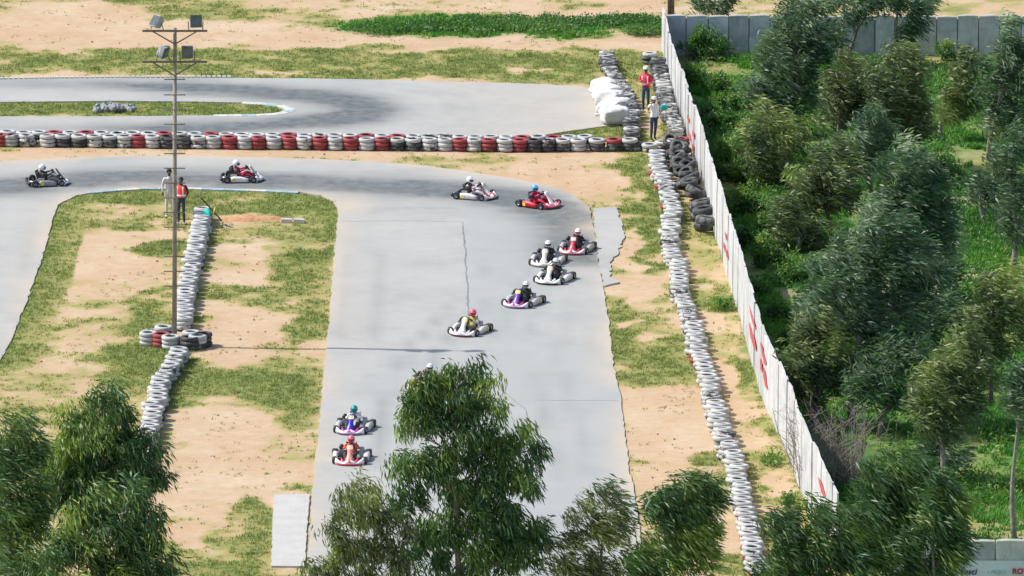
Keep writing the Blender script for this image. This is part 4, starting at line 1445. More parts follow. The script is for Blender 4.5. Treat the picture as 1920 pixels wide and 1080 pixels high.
# driver: one seated body shared by all, helmets and colours of their own
DJ = [((0, .17, .15), (.15, .11)), ((0, .23, .29), (.13, .10)), ((0, .26, .42), (.15, .105)), ((0, .23, .535), .055), ((0, .20, .60), .06),
      ((.165, .24, .485), .062), ((.27, .06, .40), .048), ((.145, -.17, .50), .034), ((-.165, .24, .485), .062), ((-.27, .06, .40), .048), ((-.145, -.17, .50), .034),
      ((.10, .12, .13), .088), ((.19, -.22, .31), .066), ((.15, -.56, .12), .045), ((.15, -.62, .20), .035), ((-.10, .12, .13), .088), ((-.19, -.22, .31), .066), ((-.15, -.56, .12), .045), ((-.15, -.62, .20), .035)]
DE = [(0, 1), (1, 2), (2, 3), (3, 4), (2, 5), (5, 6), (6, 7), (2, 8), (8, 9), (9, 10), (0, 11), (11, 12), (12, 13), (13, 14), (0, 15), (15, 16), (16, 17), (17, 18)]


def dpick(c):
    if c.z > .535 and abs(c.x) < .1: return 3
    if c.y < -.50: return 3
    if c.y < -.02 and c.z < .42 and abs(c.x) < .29 and not (abs(c.x) > .2 and c.y > -.1 and c.z > .36): return 2
    if abs(c.x) > .155: return 1
    return 0


DB = skin_body('body', DJ, DE, [M_BLACK] * 4, dpick, 2)
gl = MB(); hand_mb(gl, (.145, -.165, .50), (-.25, -.6, .35), (.6, -.4, .6), 1); GL = gl.mesh('glove', None, True)
gl = MB(); hand_mb(gl, (-.145, -.165, .50), (.25, -.6, .35), (-.6, -.4, .6), -1); GR = gl.mesh('glove', None, True)
hb = MB().ell((0, 0, 0), (.124, .145, .135), 20, 14)
hv = []
for x, y, z in hb.v:
    if z < -.02: y2 = y * 1.0 - (.022 if y < 0 else 0) * min(1, -z / .06)
    else: y2 = y
    if z < -.105: z = -.105 - (z + .105) * -.15
    hv.append((x, y2, z))
hb.v = hv
HELM = hb.mesh('helmet', None, True)
vz = MB()
rr = []
for z in (-.045, -.02, .01, .035):
    rad = math.sqrt(max(.01, 1 - (z / .135) ** 2)) * 1.035
    rr.append([Vector((.124 * rad * math.sin(t), -.147 * rad * math.cos(t) - (.010 if z < -.02 else 0), z)) for t in [R(-72 + 14.4 * i) for i in range(11)]])
vs_ = [p for r in rr for p in r]
vz.add(vs_, [(i * 11 + j, i * 11 + j + 1, (i + 1) * 11 + j + 1, (i + 1) * 11 + j) for i in range(3) for j in range(10)])
VISOR = vz.mesh('visor', None, True)
pk = MB().rings([[Vector((.118 * math.sin(t), -.145 * math.cos(t) - e, .045 + dz)) for t in [R(-60 + 12 * i) for i in range(11)]] for e, dz in ((0, .012), (.03, .004), (.03, -.004), (0, .0))], False, True)
PEAK = pk.mesh('visor_peak', None, True)
M_VIS = M('smoked_visor', (0.03, 0.035, 0.04), .12, .1)


def kart(u, v, yaw, c, label, dlabel, head=0.0, s=.97):
    """c: nose, stripe, panel, plate, pod, accent; suit, arms, legs, helmet, visor"""
    P = G(u, v); P.z = .02
    k = tag(empty('racing_kart', P, R(yaw)), label, 'go-kart', 'karts racing through the bend')
    k.scale = (s, s, s)
    for nm, key in (('frame', 'frame'), ('floor_tray', 'tray'), ('rear_axle', 'axle'), ('rear_bumper', 'rbump'), ('engine', 'engine'), ('airbox', 'airbox'), ('exhaust', 'exhaust'),
                    ('radiator', 'rad'), ('steering_column', 'col'), ('steering_wheel', 'sw'), ('seat', 'seat')):
        O(nm, KM[key], k)
    n = O('nose_fairing', KM['nose'], k, material=paint(c['nose']))
    O('nose_stripe', KM['stripe'], n, material=paint(c['stripe']))
    O('nose_lip', KM['lip'], n, material=paint(c.get('lip', (.03, .03, .032))))
    pn = O('front_panel', KM['panel'], k, material=paint(c['panel']))
    O('number_plate', KM['plate'], pn, material=paint(c['plate']))
    for key in ('podl', 'podr'):
        pd = O('side_pod', KM[key], k, material=paint(c['pod']))
        sx = 1 if key == 'podl' else -1
        MB().box((sx * .632, .24, .135), (.012, .13, .12)).build('race_number', paint((.72, .62, .05)), pd)
    st = R(-8 if yaw < 30 else 12)
    for sx in (-1, 1):
        w = O('wheel', KM['fw'], k, (sx * .52, -.52, .13), (0, 0, st)); O('rim', KM['fr'], w)
        w = O('wheel', KM['rw'], k, (sx * .575, .52, .14)); O('rim', KM['rr'], w)
    d = tag(empty('person', P, R(yaw)), dlabel, 'person', 'drivers in their karts')
    d.scale = (s, s, s)
    d.rotation_euler = (0, R(rnd.uniform(-5, 5) + (3 if yaw < 0 else -3)), R(yaw))
    me = DB.copy()
    for i, key in enumerate(('suit', 'arms', 'legs', 'boots')):
        me.materials[i] = M('race_suit', c.get(key, (.02, .02, .022)), .75, .15, 7)
    O('body', me, d)
    for g in (GL, GR): O('glove', g, d, material=M_BLACK)
    h = O('helmet', HELM, d, (0, .185, .70), (R(6), 0, R(head)), material=M('helmet_shell', c['helmet'], .25, .05, 4))
    O('visor', VISOR, h, material=M('visor_shield', c['visor'], .15, .1) if 'visor' in c else M_VIS)
    O('visor_peak', PEAK, h, material=M('helmet_shell', c['helmet'], .25, .05, 4))
    return k


WH, RED, BLK, YEL, CRM = (.80, .79, .78), (.62, .03, .05), (.02, .021, .024), (.80, .66, .10), (.74, .70, .62)
kart(88, 346, 99, dict(nose=WH, stripe=BLK, panel=BLK, plate=(.3, .3, .3), pod=(.30, .29, .29), suit=(.12, .03, .04), arms=BLK, legs=(.32, .30, .31), helmet=WH),
     'grey and black kart at far left entering the bend', 'driver in grey suit and white helmet in the leftmost kart', 10)
kart(452, 339, 88, dict(nose=(.62, .62, .60), stripe=WH, panel=(.55, .55, .53), plate=(.75, .72, .25), pod=WH, suit=(.45, .03, .07), arms=(.48, .03, .08), legs=(.45, .02, .05), helmet=WH),
     'white podded kart in profile just right of light pole', 'driver in red suit and white helmet seen in profile', 0)
kart(890, 371, 66, dict(nose=WH, stripe=RED, panel=WH, plate=(.80, .62, .25), pod=(.80, .72, .72), suit=(.16, .03, .05), arms=(.75, .62, .63), legs=(.70, .58, .58), helmet=WH),
     'white kart with red flashes turning behind blue helmeted driver', 'driver in white and maroon suit, white helmet, third kart from left', 0)
kart(1011, 387, 50, dict(nose=(.66, .05, .10), stripe=WH, panel=(.82, .72, .72), plate=WH, pod=RED, suit=(.60, .02, .08), arms=(.66, .03, .12), legs=(.55, .02, .06), helmet=(.12, .42, .68), visor=(.03, .05, .08)),
     'red and white kart carrying the blue helmeted driver', 'driver in red suit with light blue helmet', -5)
kart(1080, 471, -14, dict(nose=(.74, .70, .70), stripe=RED, lip=RED, panel=(.66, .06, .11), plate=WH, pod=(.45, .40, .40), suit=BLK, arms=BLK, legs=BLK, helmet=WH, visor=(.45, .03, .02)),
     'red nosed kart farthest right, near the concrete strip', 'driver in black with white helmet and red visor', -4)
kart(1026, 494, -12, dict(nose=CRM, stripe=WH, lip=(.2, .2, .2), panel=CRM, plate=CRM, pod=(.6, .58, .55), suit=BLK, arms=BLK, legs=BLK, helmet=WH),
     'cream white kart directly behind another white kart', 'driver in black with clean white helmet in the cream kart', 0)
kart(1038, 527, -20, dict(nose=WH, stripe=WH, lip=BLK, panel=WH, plate=(.78, .66, .30), pod=(.7, .68, .66), suit=(.05, .02, .03), arms=BLK, legs=(.03, .03, .05), helmet=(.62, .66, .64), visor=(.10, .14, .13)),
     'white kart with yellow number plate just ahead of cream kart', 'driver with pale grey helmet just before the cream kart', 14)
kart(980, 571, -24, dict(nose=(.76, .62, .74), stripe=(.60, .04, .22), lip=(.18, .10, .22), panel=(.20, .08, .48), plate=YEL, pod=(.5, .48, .48), suit=BLK, arms=BLK, legs=(.05, .04, .10), helmet=WH),
     'pink and purple kart in the middle of the straight', 'driver in black, white helmet with black visor, in pink kart', 6)
kart(880, 624, -24, dict(nose=WH, stripe=(.72, .70, .70), lip=(.12, .03, .05), panel=WH, plate=(.80, .70, .25), pod=(.62, .62, .56), suit=(.55, .45, .10), arms=(.62, .60, .58), legs=(.22, .19, .22), helmet=(.72, .12, .15), visor=(.40, .02, .04)),
     'white kart with maroon trim just above the tall tree top', 'driver in yellow and grey suit with coral red helmet', 8)
kart(800, 727, -20, dict(nose=(.80, .72, .62), stripe=(.80, .40, .08), lip=(.5, .1, .04), panel=(.82, .36, .16), plate=WH, pod=(.7, .4, .2), suit=(.55, .2, .08), arms=(.6, .3, .15), legs=(.3, .1, .05), helmet=(.70, .74, .76)),
     'orange and white kart half hidden behind the tall tree', 'driver in orange half hidden behind the tall tree', 0)
kart(663, 807, -10, dict(nose=(.80, .74, .80), stripe=(.66, .03, .38), lip=(.22, .12, .26), panel=(.04, .03, .42), plate=(.78, .72, .42), pod=(.5, .5, .5), suit=(.78, .76, .76), arms=(.76, .74, .74), legs=(.05, .05, .09), helmet=(.01, .30, .30), visor=(.01, .14, .18)),
     'white, pink and blue kart second from the front', 'driver in white suit with teal helmet', 4)
kart(658, 864, -3, dict(nose=(.80, .68, .68), stripe=(.68, .06, .08), lip=(.66, .05, .07), panel=(.76, .30, .24), plate=(.80, .66, .52), pod=(.72, .68, .68), suit=(.66, .09, .04), arms=(.68, .10, .04), legs=(.05, .04, .05), helmet=(.60, .16, .22), visor=(.35, .02, .05)),
     'red and white kart nearest the camera at left track edge', 'driver in orange red suit with pink helmet, nearest kart', 5)


# ------------------------------------------------------------------ vegetation
def leaf_cloud(C, axisdir, spread, n_per, clump_r, L, W, tone_c, seed, flat=.0, stretch=(1, 1, 1)):
    """leaves hung round clump centres C (k,3). returns V, F, tone"""
    r = np.random.RandomState(seed)
    k = len(C)
    n = k * n_per
    cid = np.repeat(np.arange(k), n_per)
    off = r.normal(size=(n, 3)) * np.array(stretch)
    off /= np.maximum(1e-6, np.linalg.norm(off / np.array(stretch), axis=1, keepdims=True))
    off *= (r.rand(n, 1) ** .55)
    cr = (clump_r * (.7 + .6 * r.rand(k)))[cid][:, None]
    p = C[cid] + off * cr
    cd = axisdir + r.normal(size=(k, 3)) * spread * .55
    d = cd[cid] + r.normal(size=(n, 3)) * spread * .6 + off * .35
    d /= np.linalg.norm(d, axis=1, keepdims=True)
    a = r.normal(size=(n, 3))
    s = np.cross(d, a); s /= np.linalg.norm(s, axis=1, keepdims=True)
    nn = np.cross(d, s)
    l = (L * (.6 + .7 * r.rand(n)))[:, None]; w = (W * (.7 + .6 * r.rand(n)))[:, None]
    mid = p + d * l * .45 + nn * w * .25
    tip = p + d * l - nn * l * .08 + np.array([0, 0, -1.0]) * l * .12
    V = np.stack([p, mid - s * w * .5, tip, mid + s * w * .5], 1).reshape(-1, 3)
    F = np.arange(n * 4).reshape(n, 4)
    t = np.clip(tone_c[cid] + r.normal(size=n) * .13, 0, 1)
    return V, F, np.repeat(t, 4)


def curve(a, b, sag, n=5):
    a, b = Vector(a), Vector(b)
    out = []
    for i in range(n):
        t = i / (n - 1)
        out.append(a.lerp(b, t) + Vector((0, 0, sag * 4 * t * (1 - t))))
    return out


def tree(name, base, lobes, label, leafmat, bark, seed, wind=(.6, -.1, -.45), spread=.55, L=.28, W=.042, dens=1.0, n_per=70, clump=.42, r0=.11, cat='tree', group=None,
         yellow=.25, trunk=True, zcut=.25, fill=.45, stems=1):
    rr = random.Random(seed); rn = np.random.RandomState(seed)
    B = G(*base)
    root = tag(empty(name, B), label, cat, group)
    sc = scale_at(B)
    LB = []
    for u, v, ru, rv in lobes:
        c = atY(u, v, B.y) - B
        LB.append((c, ru / sc, rv / sc))
    top = max(LB, key=lambda q: q[0].z)
    H = top[0].z
    TB = MB()
    mean = sum((q[0] for q in LB), Vector()) / len(LB)

    def tp(z):   # trunk axis: leans into the crown
        t = max(0, min(1, z / H))
        e = Vector((mean.x * .55 + top[0].x * .45, top[0].y, 0))
        return Vector((e.x * t ** 1.3 + .12 * math.sin(t * 5 + seed), e.y * t + .1 * math.sin(t * 4 + seed * 2), z))
    if trunk:
        for sidx in range(stems):
            o_ = Vector((rr.uniform(-.35, .35), rr.uniform(-.35, .35), 0)) if sidx else Vector()
            zs = [-.15] + [H * t / 9 for t in range(1, 10)]
            TB.tube([tp(z) + o_ * (1 - z / H * .5) for z in zs], [r0 * (1 - .82 * max(0, z) / H) for z in zs], 8)
    allC, tone = [], []
    for c, a, b in LB:
        dep = (a + b) * .5
        ncl = max(4, int(dens * 5.2 * a * b * 3.14 / (clump ** 2 * 3.14) * .9))
        d = rn.normal(size=(ncl, 3)); d /= np.linalg.norm(d, axis=1, keepdims=True)
        rad = rn.rand(ncl, 1) ** fill
        pts = np.array(c)[None] + d * rad * np.array([[a, dep, b]])
        lim = math.hypot(c.x, 0)
        pts = pts[pts[:, 2] > zcut]
        if not len(pts): continue
        allC.append(pts)
        lt = rr.uniform(.62, .8) if rr.random() < yellow * .55 else rr.uniform(.2, .5)
        tt = lt + rn.normal(size=len(pts)) * .13 + np.where((pts[:, 2] > c.z + b * .35) & (rn.rand(len(pts)) < yellow), .35, 0)
        tone.append(tt)
        if trunk:
            zst = max(H * .12, c.z - (a + .6) * .9)
            zst = min(zst, H * .92)
            s0 = tp(zst)
            limb = curve(s0, Vector(c), .12 * a, 5)
            rl = max(.018, r0 * .45 * (1 - .6 * zst / H))
            TB.tube(limb, [rl, rl * .8, rl * .6, rl * .45, rl * .3], 6)
            for q in pts[rn.permutation(len(pts))[:max(6, int(len(pts) * .35))]]:
                st = limb[rr.randint(1, 4)]
                TB.tube(curve(st, Vector(q), .06, 3), [rl * .35, rl * .25, .006], 4, False)
        else:
            for q in pts[rn.permutation(len(pts))[:14]]:
                TB.tube(curve(Vector((c.x + rr.uniform(-.3, .3) * a, c.y + rr.uniform(-.3, .3) * a, -.1)), Vector(q), .05, 3), [.018, .012, .006], 4, False)
    C = np.vstack(allC); T = np.concatenate(tone)
    TB.build('trunk' if trunk else 'stems', bark, root, smooth=True)
    V, F_, t = leaf_cloud(C, np.array(wind), spread, n_per, clump, L, W, T, seed + 5)
    V[:, 2] = np.maximum(V[:, 2], .02)
    O('crown' if trunk else 'foliage', fast_mesh('crown', V, F_, leafmat, {'tone': t}), root)
    return root


FW = (.75, -.15, -.42)
DR = (.30, -.12, -.85)
# foreground gums
tree('gum_tree', (850, 1290), [(875, 695, 24, 34), (842, 712, 26, 26), (818, 738, 34, 32), (790, 752, 28, 30), (808, 712, 24, 22), (772, 742, 22, 24), (860, 740, 34, 34), (770, 800, 26, 40), (915, 745, 36, 40), (800, 790, 40, 44), (870, 790, 60, 48), (950, 815, 50, 45), (990, 845, 34, 26), (890, 870, 80, 60), (795, 860, 46, 50), (960, 910, 62, 55),
                               (850, 950, 90, 56), (950, 985, 76, 56), (760, 930, 36, 44), (800, 1020, 70, 48), (900, 1045, 90, 48), (980, 1030, 46, 44), (860, 1110, 120, 40), (750, 870, 22, 40)],
     'tall gum tree at bottom centre covering part of the track', L_FORE, M_BARK, 101, DR, .5, .27, .048, .70, 92, .40, .13, yellow=.35, fill=.42)
tree('gum_tree', (670, 1310), [(680, 925, 46, 34), (640, 960, 30, 26), (705, 965, 40, 40), (660, 1000, 52, 34), (700, 1030, 50, 40), (640, 1052, 44, 30), (600, 1062, 26, 14), (740, 1060, 40, 40), (670, 1100, 80, 30), (755, 985, 22, 30)],
     'slender gum tree left of the tall centre tree', L_OLIVE, M_BARK, 102, DR, .5, .26, .046, .58, 88, .36, .07, yellow=.5, fill=.42)
tree('gum_tree', (1130, 1300), [(1145, 925, 36, 24), (1100, 962, 40, 22), (1160, 965, 40, 26), (1070, 1000, 36, 26), (1130, 1010, 48, 28), (1050, 1045, 44, 34), (1120, 1060, 60, 30), (1190, 1050, 50, 26), (1090, 1100, 100, 30)],
     'windswept gum tree with pale bare limbs right of centre tree', L_OLIVE, M_BARK, 103, FW, .38, .30, .046, .58, 84, .37, .09, yellow=.25, fill=.45)
tree('gum_tree', (1250, 1310), [(1300, 905, 44, 28), (1255, 925, 46, 30), (1325, 945, 32, 44), (1280, 965, 60, 42), (1220, 955, 36, 26), (1310, 1005, 40, 48), (1250, 1010, 56, 34), (1290, 1050, 50, 40), (1210, 1060, 50, 30), (1250, 1110, 90, 30)],
     'dense dark gum tree overhanging the near end of right verge', L_FORE, M_BARK, 104, FW, .36, .30, .048, .85, 92, .38, .10, yellow=.15, fill=.5)
tree('gum_tree', (1500, 1290), [(1480, 975, 36, 24), (1540, 965, 46, 26), (1460, 1010, 44, 26), (1530, 1010, 60, 34), (1590, 1000, 50, 34), (1490, 1050, 70, 34), (1570, 1050, 70, 36), (1640, 1040, 50, 40), (1440, 1070, 50, 26), (1530, 1110, 120, 30), (1450, 975, 26, 18), (1600, 955, 36, 24)],
     'windblown gum tree at bottom right before end of white wall', L_FORE, M_BARK, 105, FW, .34, .32, .050, .8, 92, .40, .10, yellow=.25, fill=.5)
tree('gum_tree', (1660, 1270), [(1680, 862, 44, 30), (1640, 890, 46, 30), (1710, 900, 44, 40), (1660, 930, 60, 36), (1610, 930, 36, 26), (1700, 955, 46, 36), (1640, 980, 60, 34)],
     'leaning gum tree crown rising beside the bare grey shrub', L_FORE, M_BARK, 106, FW, .34, .32, .050, .8, 92, .40, .10, yellow=.25, fill=.5)
tree('gum_tree', (1740, 1290), [(1770, 900, 40, 26), (1740, 930, 44, 32), (1790, 940, 34, 44), (1750, 980, 56, 40), (1790, 1010, 34, 40), (1710, 1020, 50, 36), (1770, 1060, 50, 40), (1690, 1080, 60, 34)],
     'gum tree overlapping the left end of the race banner', L_FORE, M_BARK, 107, FW, .36, .31, .050, .8, 92, .40, .10, yellow=.35, fill=.5)
tree('gum_tree', (20, 1270), [(28, 800, 42, 28), (50, 850, 40, 40), (0, 850, 50, 40), (30, 910, 60, 50), (20, 980, 66, 56), (60, 960, 36, 50), (20, 1050, 60, 46), (40, 1110, 80, 40)],
     'dark gum tree at the left edge of the frame', L_FORE, M_BARK, 108, FW, .42, .28, .048, .85, 94, .42, .12, yellow=.12, fill=.5)
tree('gum_tree', (180, 1230), [(190, 742, 36, 28), (225, 775, 44, 32), (140, 790, 36, 34), (190, 810, 60, 40), (120, 840, 46, 40), (240, 830, 48, 46), (175, 870, 70, 44), (270, 860, 32, 50), (110, 900, 46, 46), (230, 905, 60, 36), (150, 940, 60, 40), (292, 895, 16, 26)],
     'bushy gum tree left of infield tyre wall, yellow green on top', L_FORE, M_BARK, 109, DR, .5, .28, .048, .8, 94, .42, .12, yellow=.45, fill=.5)
tree('gum_tree', (210, 1300), [(255, 915, 40, 26), (200, 940, 50, 34), (270, 960, 34, 50), (150, 975, 46, 32), (220, 990, 66, 44), (110, 1010, 40, 30), (270, 1020, 50, 46), (180, 1040, 70, 40), (300, 1055, 36, 34), (90, 1055, 56, 34), (220, 1090, 110, 40)],
     'nearest gum tree at bottom left with drooping bright leaves', L_FORE, M_BARK, 110, (.45, -.2, -.6), .5, .30, .048, .85, 94, .42, .11, yellow=.5, fill=.5)
# the wood behind the wall
WD = dict(wind=(.85, -.15, -.12), spread=.42, L=.29, W=.058, n_per=100, clump=.46)
FOREST = [
    ((1470, 310), [(1515, 10, 44, 50), (1490, 60, 50, 46), (1540, 70, 28, 50), (1455, 110, 46, 44), (1510, 130, 46, 44), (1430, 165, 36, 40), (1480, 185, 44, 36)], 'tall grey green gum tree at top, nearest corner of granite wall'),
    ((1405, 352), [(1440, 232, 40, 34), (1420, 270, 36, 34), (1465, 275, 44, 36), (1440, 310, 40, 26)], 'slim pale trunked gum tree close behind the white wall'),
    ((1560, 330), [(1590, 135, 46, 36), (1560, 170, 40, 36), (1620, 165, 44, 40), (1580, 215, 46, 38), (1630, 220, 36, 40)], 'olive toned gum tree below the granite wall'),
    ((1660, 350), [(1680, 115, 34, 30), (1655, 150, 34, 34), (1700, 170, 34, 50), (1670, 205, 44, 44), (1710, 240, 28, 50), (1670, 260, 40, 36)], 'brownish green gum tree in the middle of the upper wood'),
    ((1762, 262), [(1820, 112, 28, 20), (1800, 140, 32, 26), (1775, 170, 28, 28), (1815, 175, 28, 34), (1785, 205, 30, 26)], 'small leaning gum tree alone in the green clearing'),
    ((1858, 300), [(1900, 80, 30, 36), (1880, 130, 36, 36), (1905, 150, 34, 46), (1865, 180, 34, 30), (1890, 215, 36, 34), (1862, 235, 28, 22)], 'gum tree at right frame edge near granite wall'),
    ((1590, 128), [(1612, -10, 36, 26), (1640, 10, 26, 24), (1600, 30, 18, 16)], 'thin gum tree standing before granite wall, crown out of frame'),
    ((1574, 120), [(1590, -60, 30, 30), (1580, -90, 30, 30)], 'straight bare gum trunk before the granite wall'),
    ((1668, 124), [(1712, 12, 26, 22), (1690, -14, 34, 24), (1722, 38, 18, 12), (1690, 70, 14, 12)], 'crooked thin gum tree before granite wall with sparse crown'),
    ((1555, 455), [(1555, 300, 46, 34), (1520, 335, 40, 34), (1580, 335, 40, 40), (1500, 375, 34, 28), (1550, 375, 44, 30)], 'gum tree left of the large dark crown, trunk visible below'),
    ((1670, 600), [(1720, 300, 46, 40), (1690, 345, 54, 40), (1745, 350, 34, 50), (1650, 385, 44, 40), (1710, 400, 60, 46), (1750, 430, 32, 46), (1670, 445, 50, 36), (1720, 470, 50, 36)], 'largest dark gum crown in the middle of the wood'),
    ((1600, 800), [(1650, 420, 60, 30), (1600, 460, 50, 36), (1680, 470, 54, 40), (1570, 510, 54, 38), (1640, 520, 60, 40), (1710, 530, 50, 46), (1540, 560, 44, 36), (1610, 580, 60, 40), (1690, 590, 60, 46), (1640, 640, 60, 34)], 'broad windswept gum tree with leaning dark trunk'),
    ((1530, 800), [(1520, 610, 40, 32), (1500, 650, 36, 32), (1550, 650, 44, 34), (1500, 700, 40, 28), (1560, 700, 44, 30), (1510, 735, 40, 22)], 'gum tree with three pale stems just behind white wall'),
    ((1650, 815), [(1690, 650, 46, 36), (1660, 690, 46, 34), (1620, 720, 40, 30), (1680, 730, 36, 26)], 'low dark gum tree behind the leaning trunk'),
    ((1897, 503), [(1900, 265, 26, 34), (1880, 310, 30, 30), (1905, 350, 26, 36), (1885, 395, 26, 30), (1905, 430, 24, 30)], 'twin stemmed gum tree at right frame edge'),
    ((1850, 760), [(1890, 535, 40, 26), (1850, 560, 40, 28), (1900, 590, 34, 36), (1830, 600, 40, 30), (1870, 630, 40, 30), (1815, 640, 34, 26)], 'grey green gum tree at right edge below the clearing path'),
    ((1765, 910), [(1815, 650, 44, 28), (1780, 690, 46, 34), (1830, 700, 36, 40), (1745, 730, 40, 30), (1800, 750, 44, 34), (1760, 785, 40, 28), (1730, 760, 26, 26)], 'gum tree above bright green grass at lower right'),
    ((1905, 1022), [(1905, 705, 28, 30), (1890, 745, 24, 26), (1912, 770, 20, 30)], 'lanky gum tree with bare trunk above the race banner'),
    ((1755, 895), [(1760, 830, 30, 22), (1790, 850, 34, 20), (1735, 850, 22, 18)], 'small gum sapling behind the leaning crown at lower right'),
    ((1500, 470), [(1490, 420, 40, 30), (1460, 400, 30, 26), (1520, 440, 40, 26)], 'leafy young gum tree left of the broad windswept one'),
    ((1735, 720), [(1760, 560, 34, 40), (1740, 610, 36, 36), (1700, 640, 40, 34)], 'dark gum tree right of the broad windswept one'),
    ((1630, 420), [(1640, 250, 40, 40), (1600, 290, 44, 36), (1660, 310, 40, 36)], 'shadowed gum tree above the largest dark crown'),
    ((1840, 420), [(1850, 330, 30, 26), (1835, 355, 30, 24), (1865, 360, 28, 26)], 'small grey gum tree on the clearing edge at right'),
    ((1585, 640), [(1560, 500, 44, 34), (1600, 540, 44, 36), (1520, 545, 34, 28), (1570, 590, 40, 28)], 'shaded gum tree left behind the broad windswept one'),
    ((1745, 560), [(1770, 440, 26, 34), (1745, 490, 34, 36), (1770, 520, 24, 26)], 'dark gum tree under right flank of the largest crown'),
    ((1330, 60), [(1320, 8, 26, 20), (1345, 24, 22, 16), (1360, 2, 20, 16)], 'small round tree beyond the granite wall corner'),
    ((1745, 60), [(1745, 0, 26, 20), (1720, 14, 22, 16)], 'small dark tree beyond the granite wall'),
]
for i, (bs, lb, lab) in enumerate(FOREST):
    if i < 25: lb = [(a_, b_, c_ * 1.22, d_ * 1.26) for a_, b_, c_, d_ in lb]
    olive = i in (1, 2, 3, 4, 9, 12, 15, 16, 19)
    tree('gum_tree', bs, lb, lab, L_OLIVE if olive else L_GREY, M_BARK if i % 3 else M_DBARK, 200 + i, r0=.10 if i not in (10, 11) else .14, dens=.66, group='gum trees in the wood behind the wall',
         yellow=.15, stems=3 if i == 12 else (2 if i == 14 else 1), fill=.5, **WD)
# shrubs
SH = [((1320, 110), [(1320, 75, 40, 26), (1345, 92, 26, 14), (1295, 92, 22, 14)], 'dark leafy shrub at the corner of the two walls'),
      ((1645, 112), [(1772, 95, 20, 16), (1780, 104, 16, 10)], 'small shrub at foot of granite wall in clearing'),
      ((1400, 210), [(1380, 190, 40, 22), (1420, 200, 30, 18)], 'tangled green shrub behind far part of white wall'),
      ((1380, 300), [(1365, 280, 26, 26), (1390, 300, 26, 18)], 'green shrub pressed against back of white wall'),
      ((1395, 400), [(1385, 370, 26, 28), (1410, 390, 28, 20)], 'yellow green shrub behind middle of white wall'),
      ((1440, 500), [(1425, 470, 28, 30), (1450, 490, 26, 20)], 'dense low shrub behind white wall below slim trunk'),
      ((1350, 580), [(1350, 570, 22, 11)], 'small bright green bush on strip between tyres and wall'),
      ((1490, 950), [(1478, 940, 22, 14), (1500, 955, 24, 16)], 'leafy weed clump at near foot of white wall'),
      ((1450, 870), [(1450, 862, 18, 10)], 'green weed clump near white wall by sandy patch')]
for k, (u0, v0) in enumerate([(1300, 150), (1340, 165), (1360, 235), (1330, 215), (1410, 250), (1400, 330), (1350, 330), (1430, 345), (1480, 400), (1440, 430), (1470, 460), (1400, 455), (1490, 520), (1420, 545), (1460, 590), (1480, 640), (1760, 330), (1500, 250)]):
    rr_ = random.Random(900 + k)
    a = rr_.uniform(20, 34)
    SH.append(((u0, v0 + 8), [(u0, v0 - 8, a, a * .75), (u0 + a * .8, v0, a * .7, a * .5), (u0 - a * .5, v0 - 2, a * .7, a * .5)],
               'wild green shrub, %s counting away from the granite wall corner' % nth(k + 1)))
for i, (bs, lb, lab) in enumerate(SH):
    if i == 1: bs = (1775, 112)
    tree('shrub', bs, lb, lab, L_BUSH, M_DBARK, 300 + i, (.2, -.2, .4), .8, .16, .055, .9, 55, .26, cat='shrub', trunk=False, zcut=.02, yellow=.3, fill=.5)
# bare grey shrub
B = G(1560, 905)
root = tag(empty('bare_shrub', B), 'leafless grey brown shrub behind near end of white wall', 'shrub')
mb = MB(); rr_ = random.Random(77)
for k in range(150):
    x0, y0 = rr_.uniform(-1.1, 1.2), rr_.uniform(-1.3, 1.3)
    h = rr_.uniform(.9, 2.5)
    p0 = Vector((x0, y0, 0)); p1 = p0 + Vector((rr_.gauss(-.1, .35), rr_.gauss(0, .35), h * .6)); p2_ = p1 + Vector((rr_.gauss(-.1, .4), rr_.gauss(0, .3), h * .4))
    mb.tube([p0, p1, p2_], [.016, .011, .005], 4, False)
    for q in range(5):
        t = rr_.uniform(.3, 1); s0 = p0.lerp(p1, t) if q < 2 else p1.lerp(p2_, t)
        mb.tube([s0, s0 + Vector((rr_.gauss(0, .3), rr_.gauss(0, .3), rr_.uniform(.1, .45)))], [.008, .004], 3, False)
mb.build('twigs', M('dry_twig', (0.26, 0.22, 0.19), .9, .3, 8), root)

# ---- grass and weeds (uncountable cover)
wallx = lambda v: np.interp(v, [p_[1] for p_ in WALL_BASE], [p_[0] for p_ in WALL_BASE])


def blades(X, Y, h, n, lean, tone, seed, w=.018):
    r = np.random.RandomState(seed)
    k = len(X)
    cid = np.repeat(np.arange(k), n)
    N_ = k * n
    a = r.rand(N_) * 2 * np.pi
    p = np.stack([X[cid] + r.normal(size=N_) * .05, Y[cid] + r.normal(size=N_) * .05, np.full(N_, -.03)], 1)
    hh = h[cid] * (.5 + .8 * r.rand(N_))
    tip = p + np.stack([np.cos(a) * lean * hh + .25 * hh, np.sin(a) * lean * hh, hh + .03], 1)
    b = a + np.pi / 2
    s = np.stack([np.cos(b), np.sin(b), np.zeros(N_)], 1) * (w * (.6 + .8 * r.rand(N_)))[:, None]
    V = np.stack([p - s, p + s, tip], 1).reshape(-1, 3)
    return V, np.arange(N_ * 3).reshape(-1, 3), np.repeat(np.clip(tone[cid] + r.normal(size=N_) * .15, 0, 1), 3)


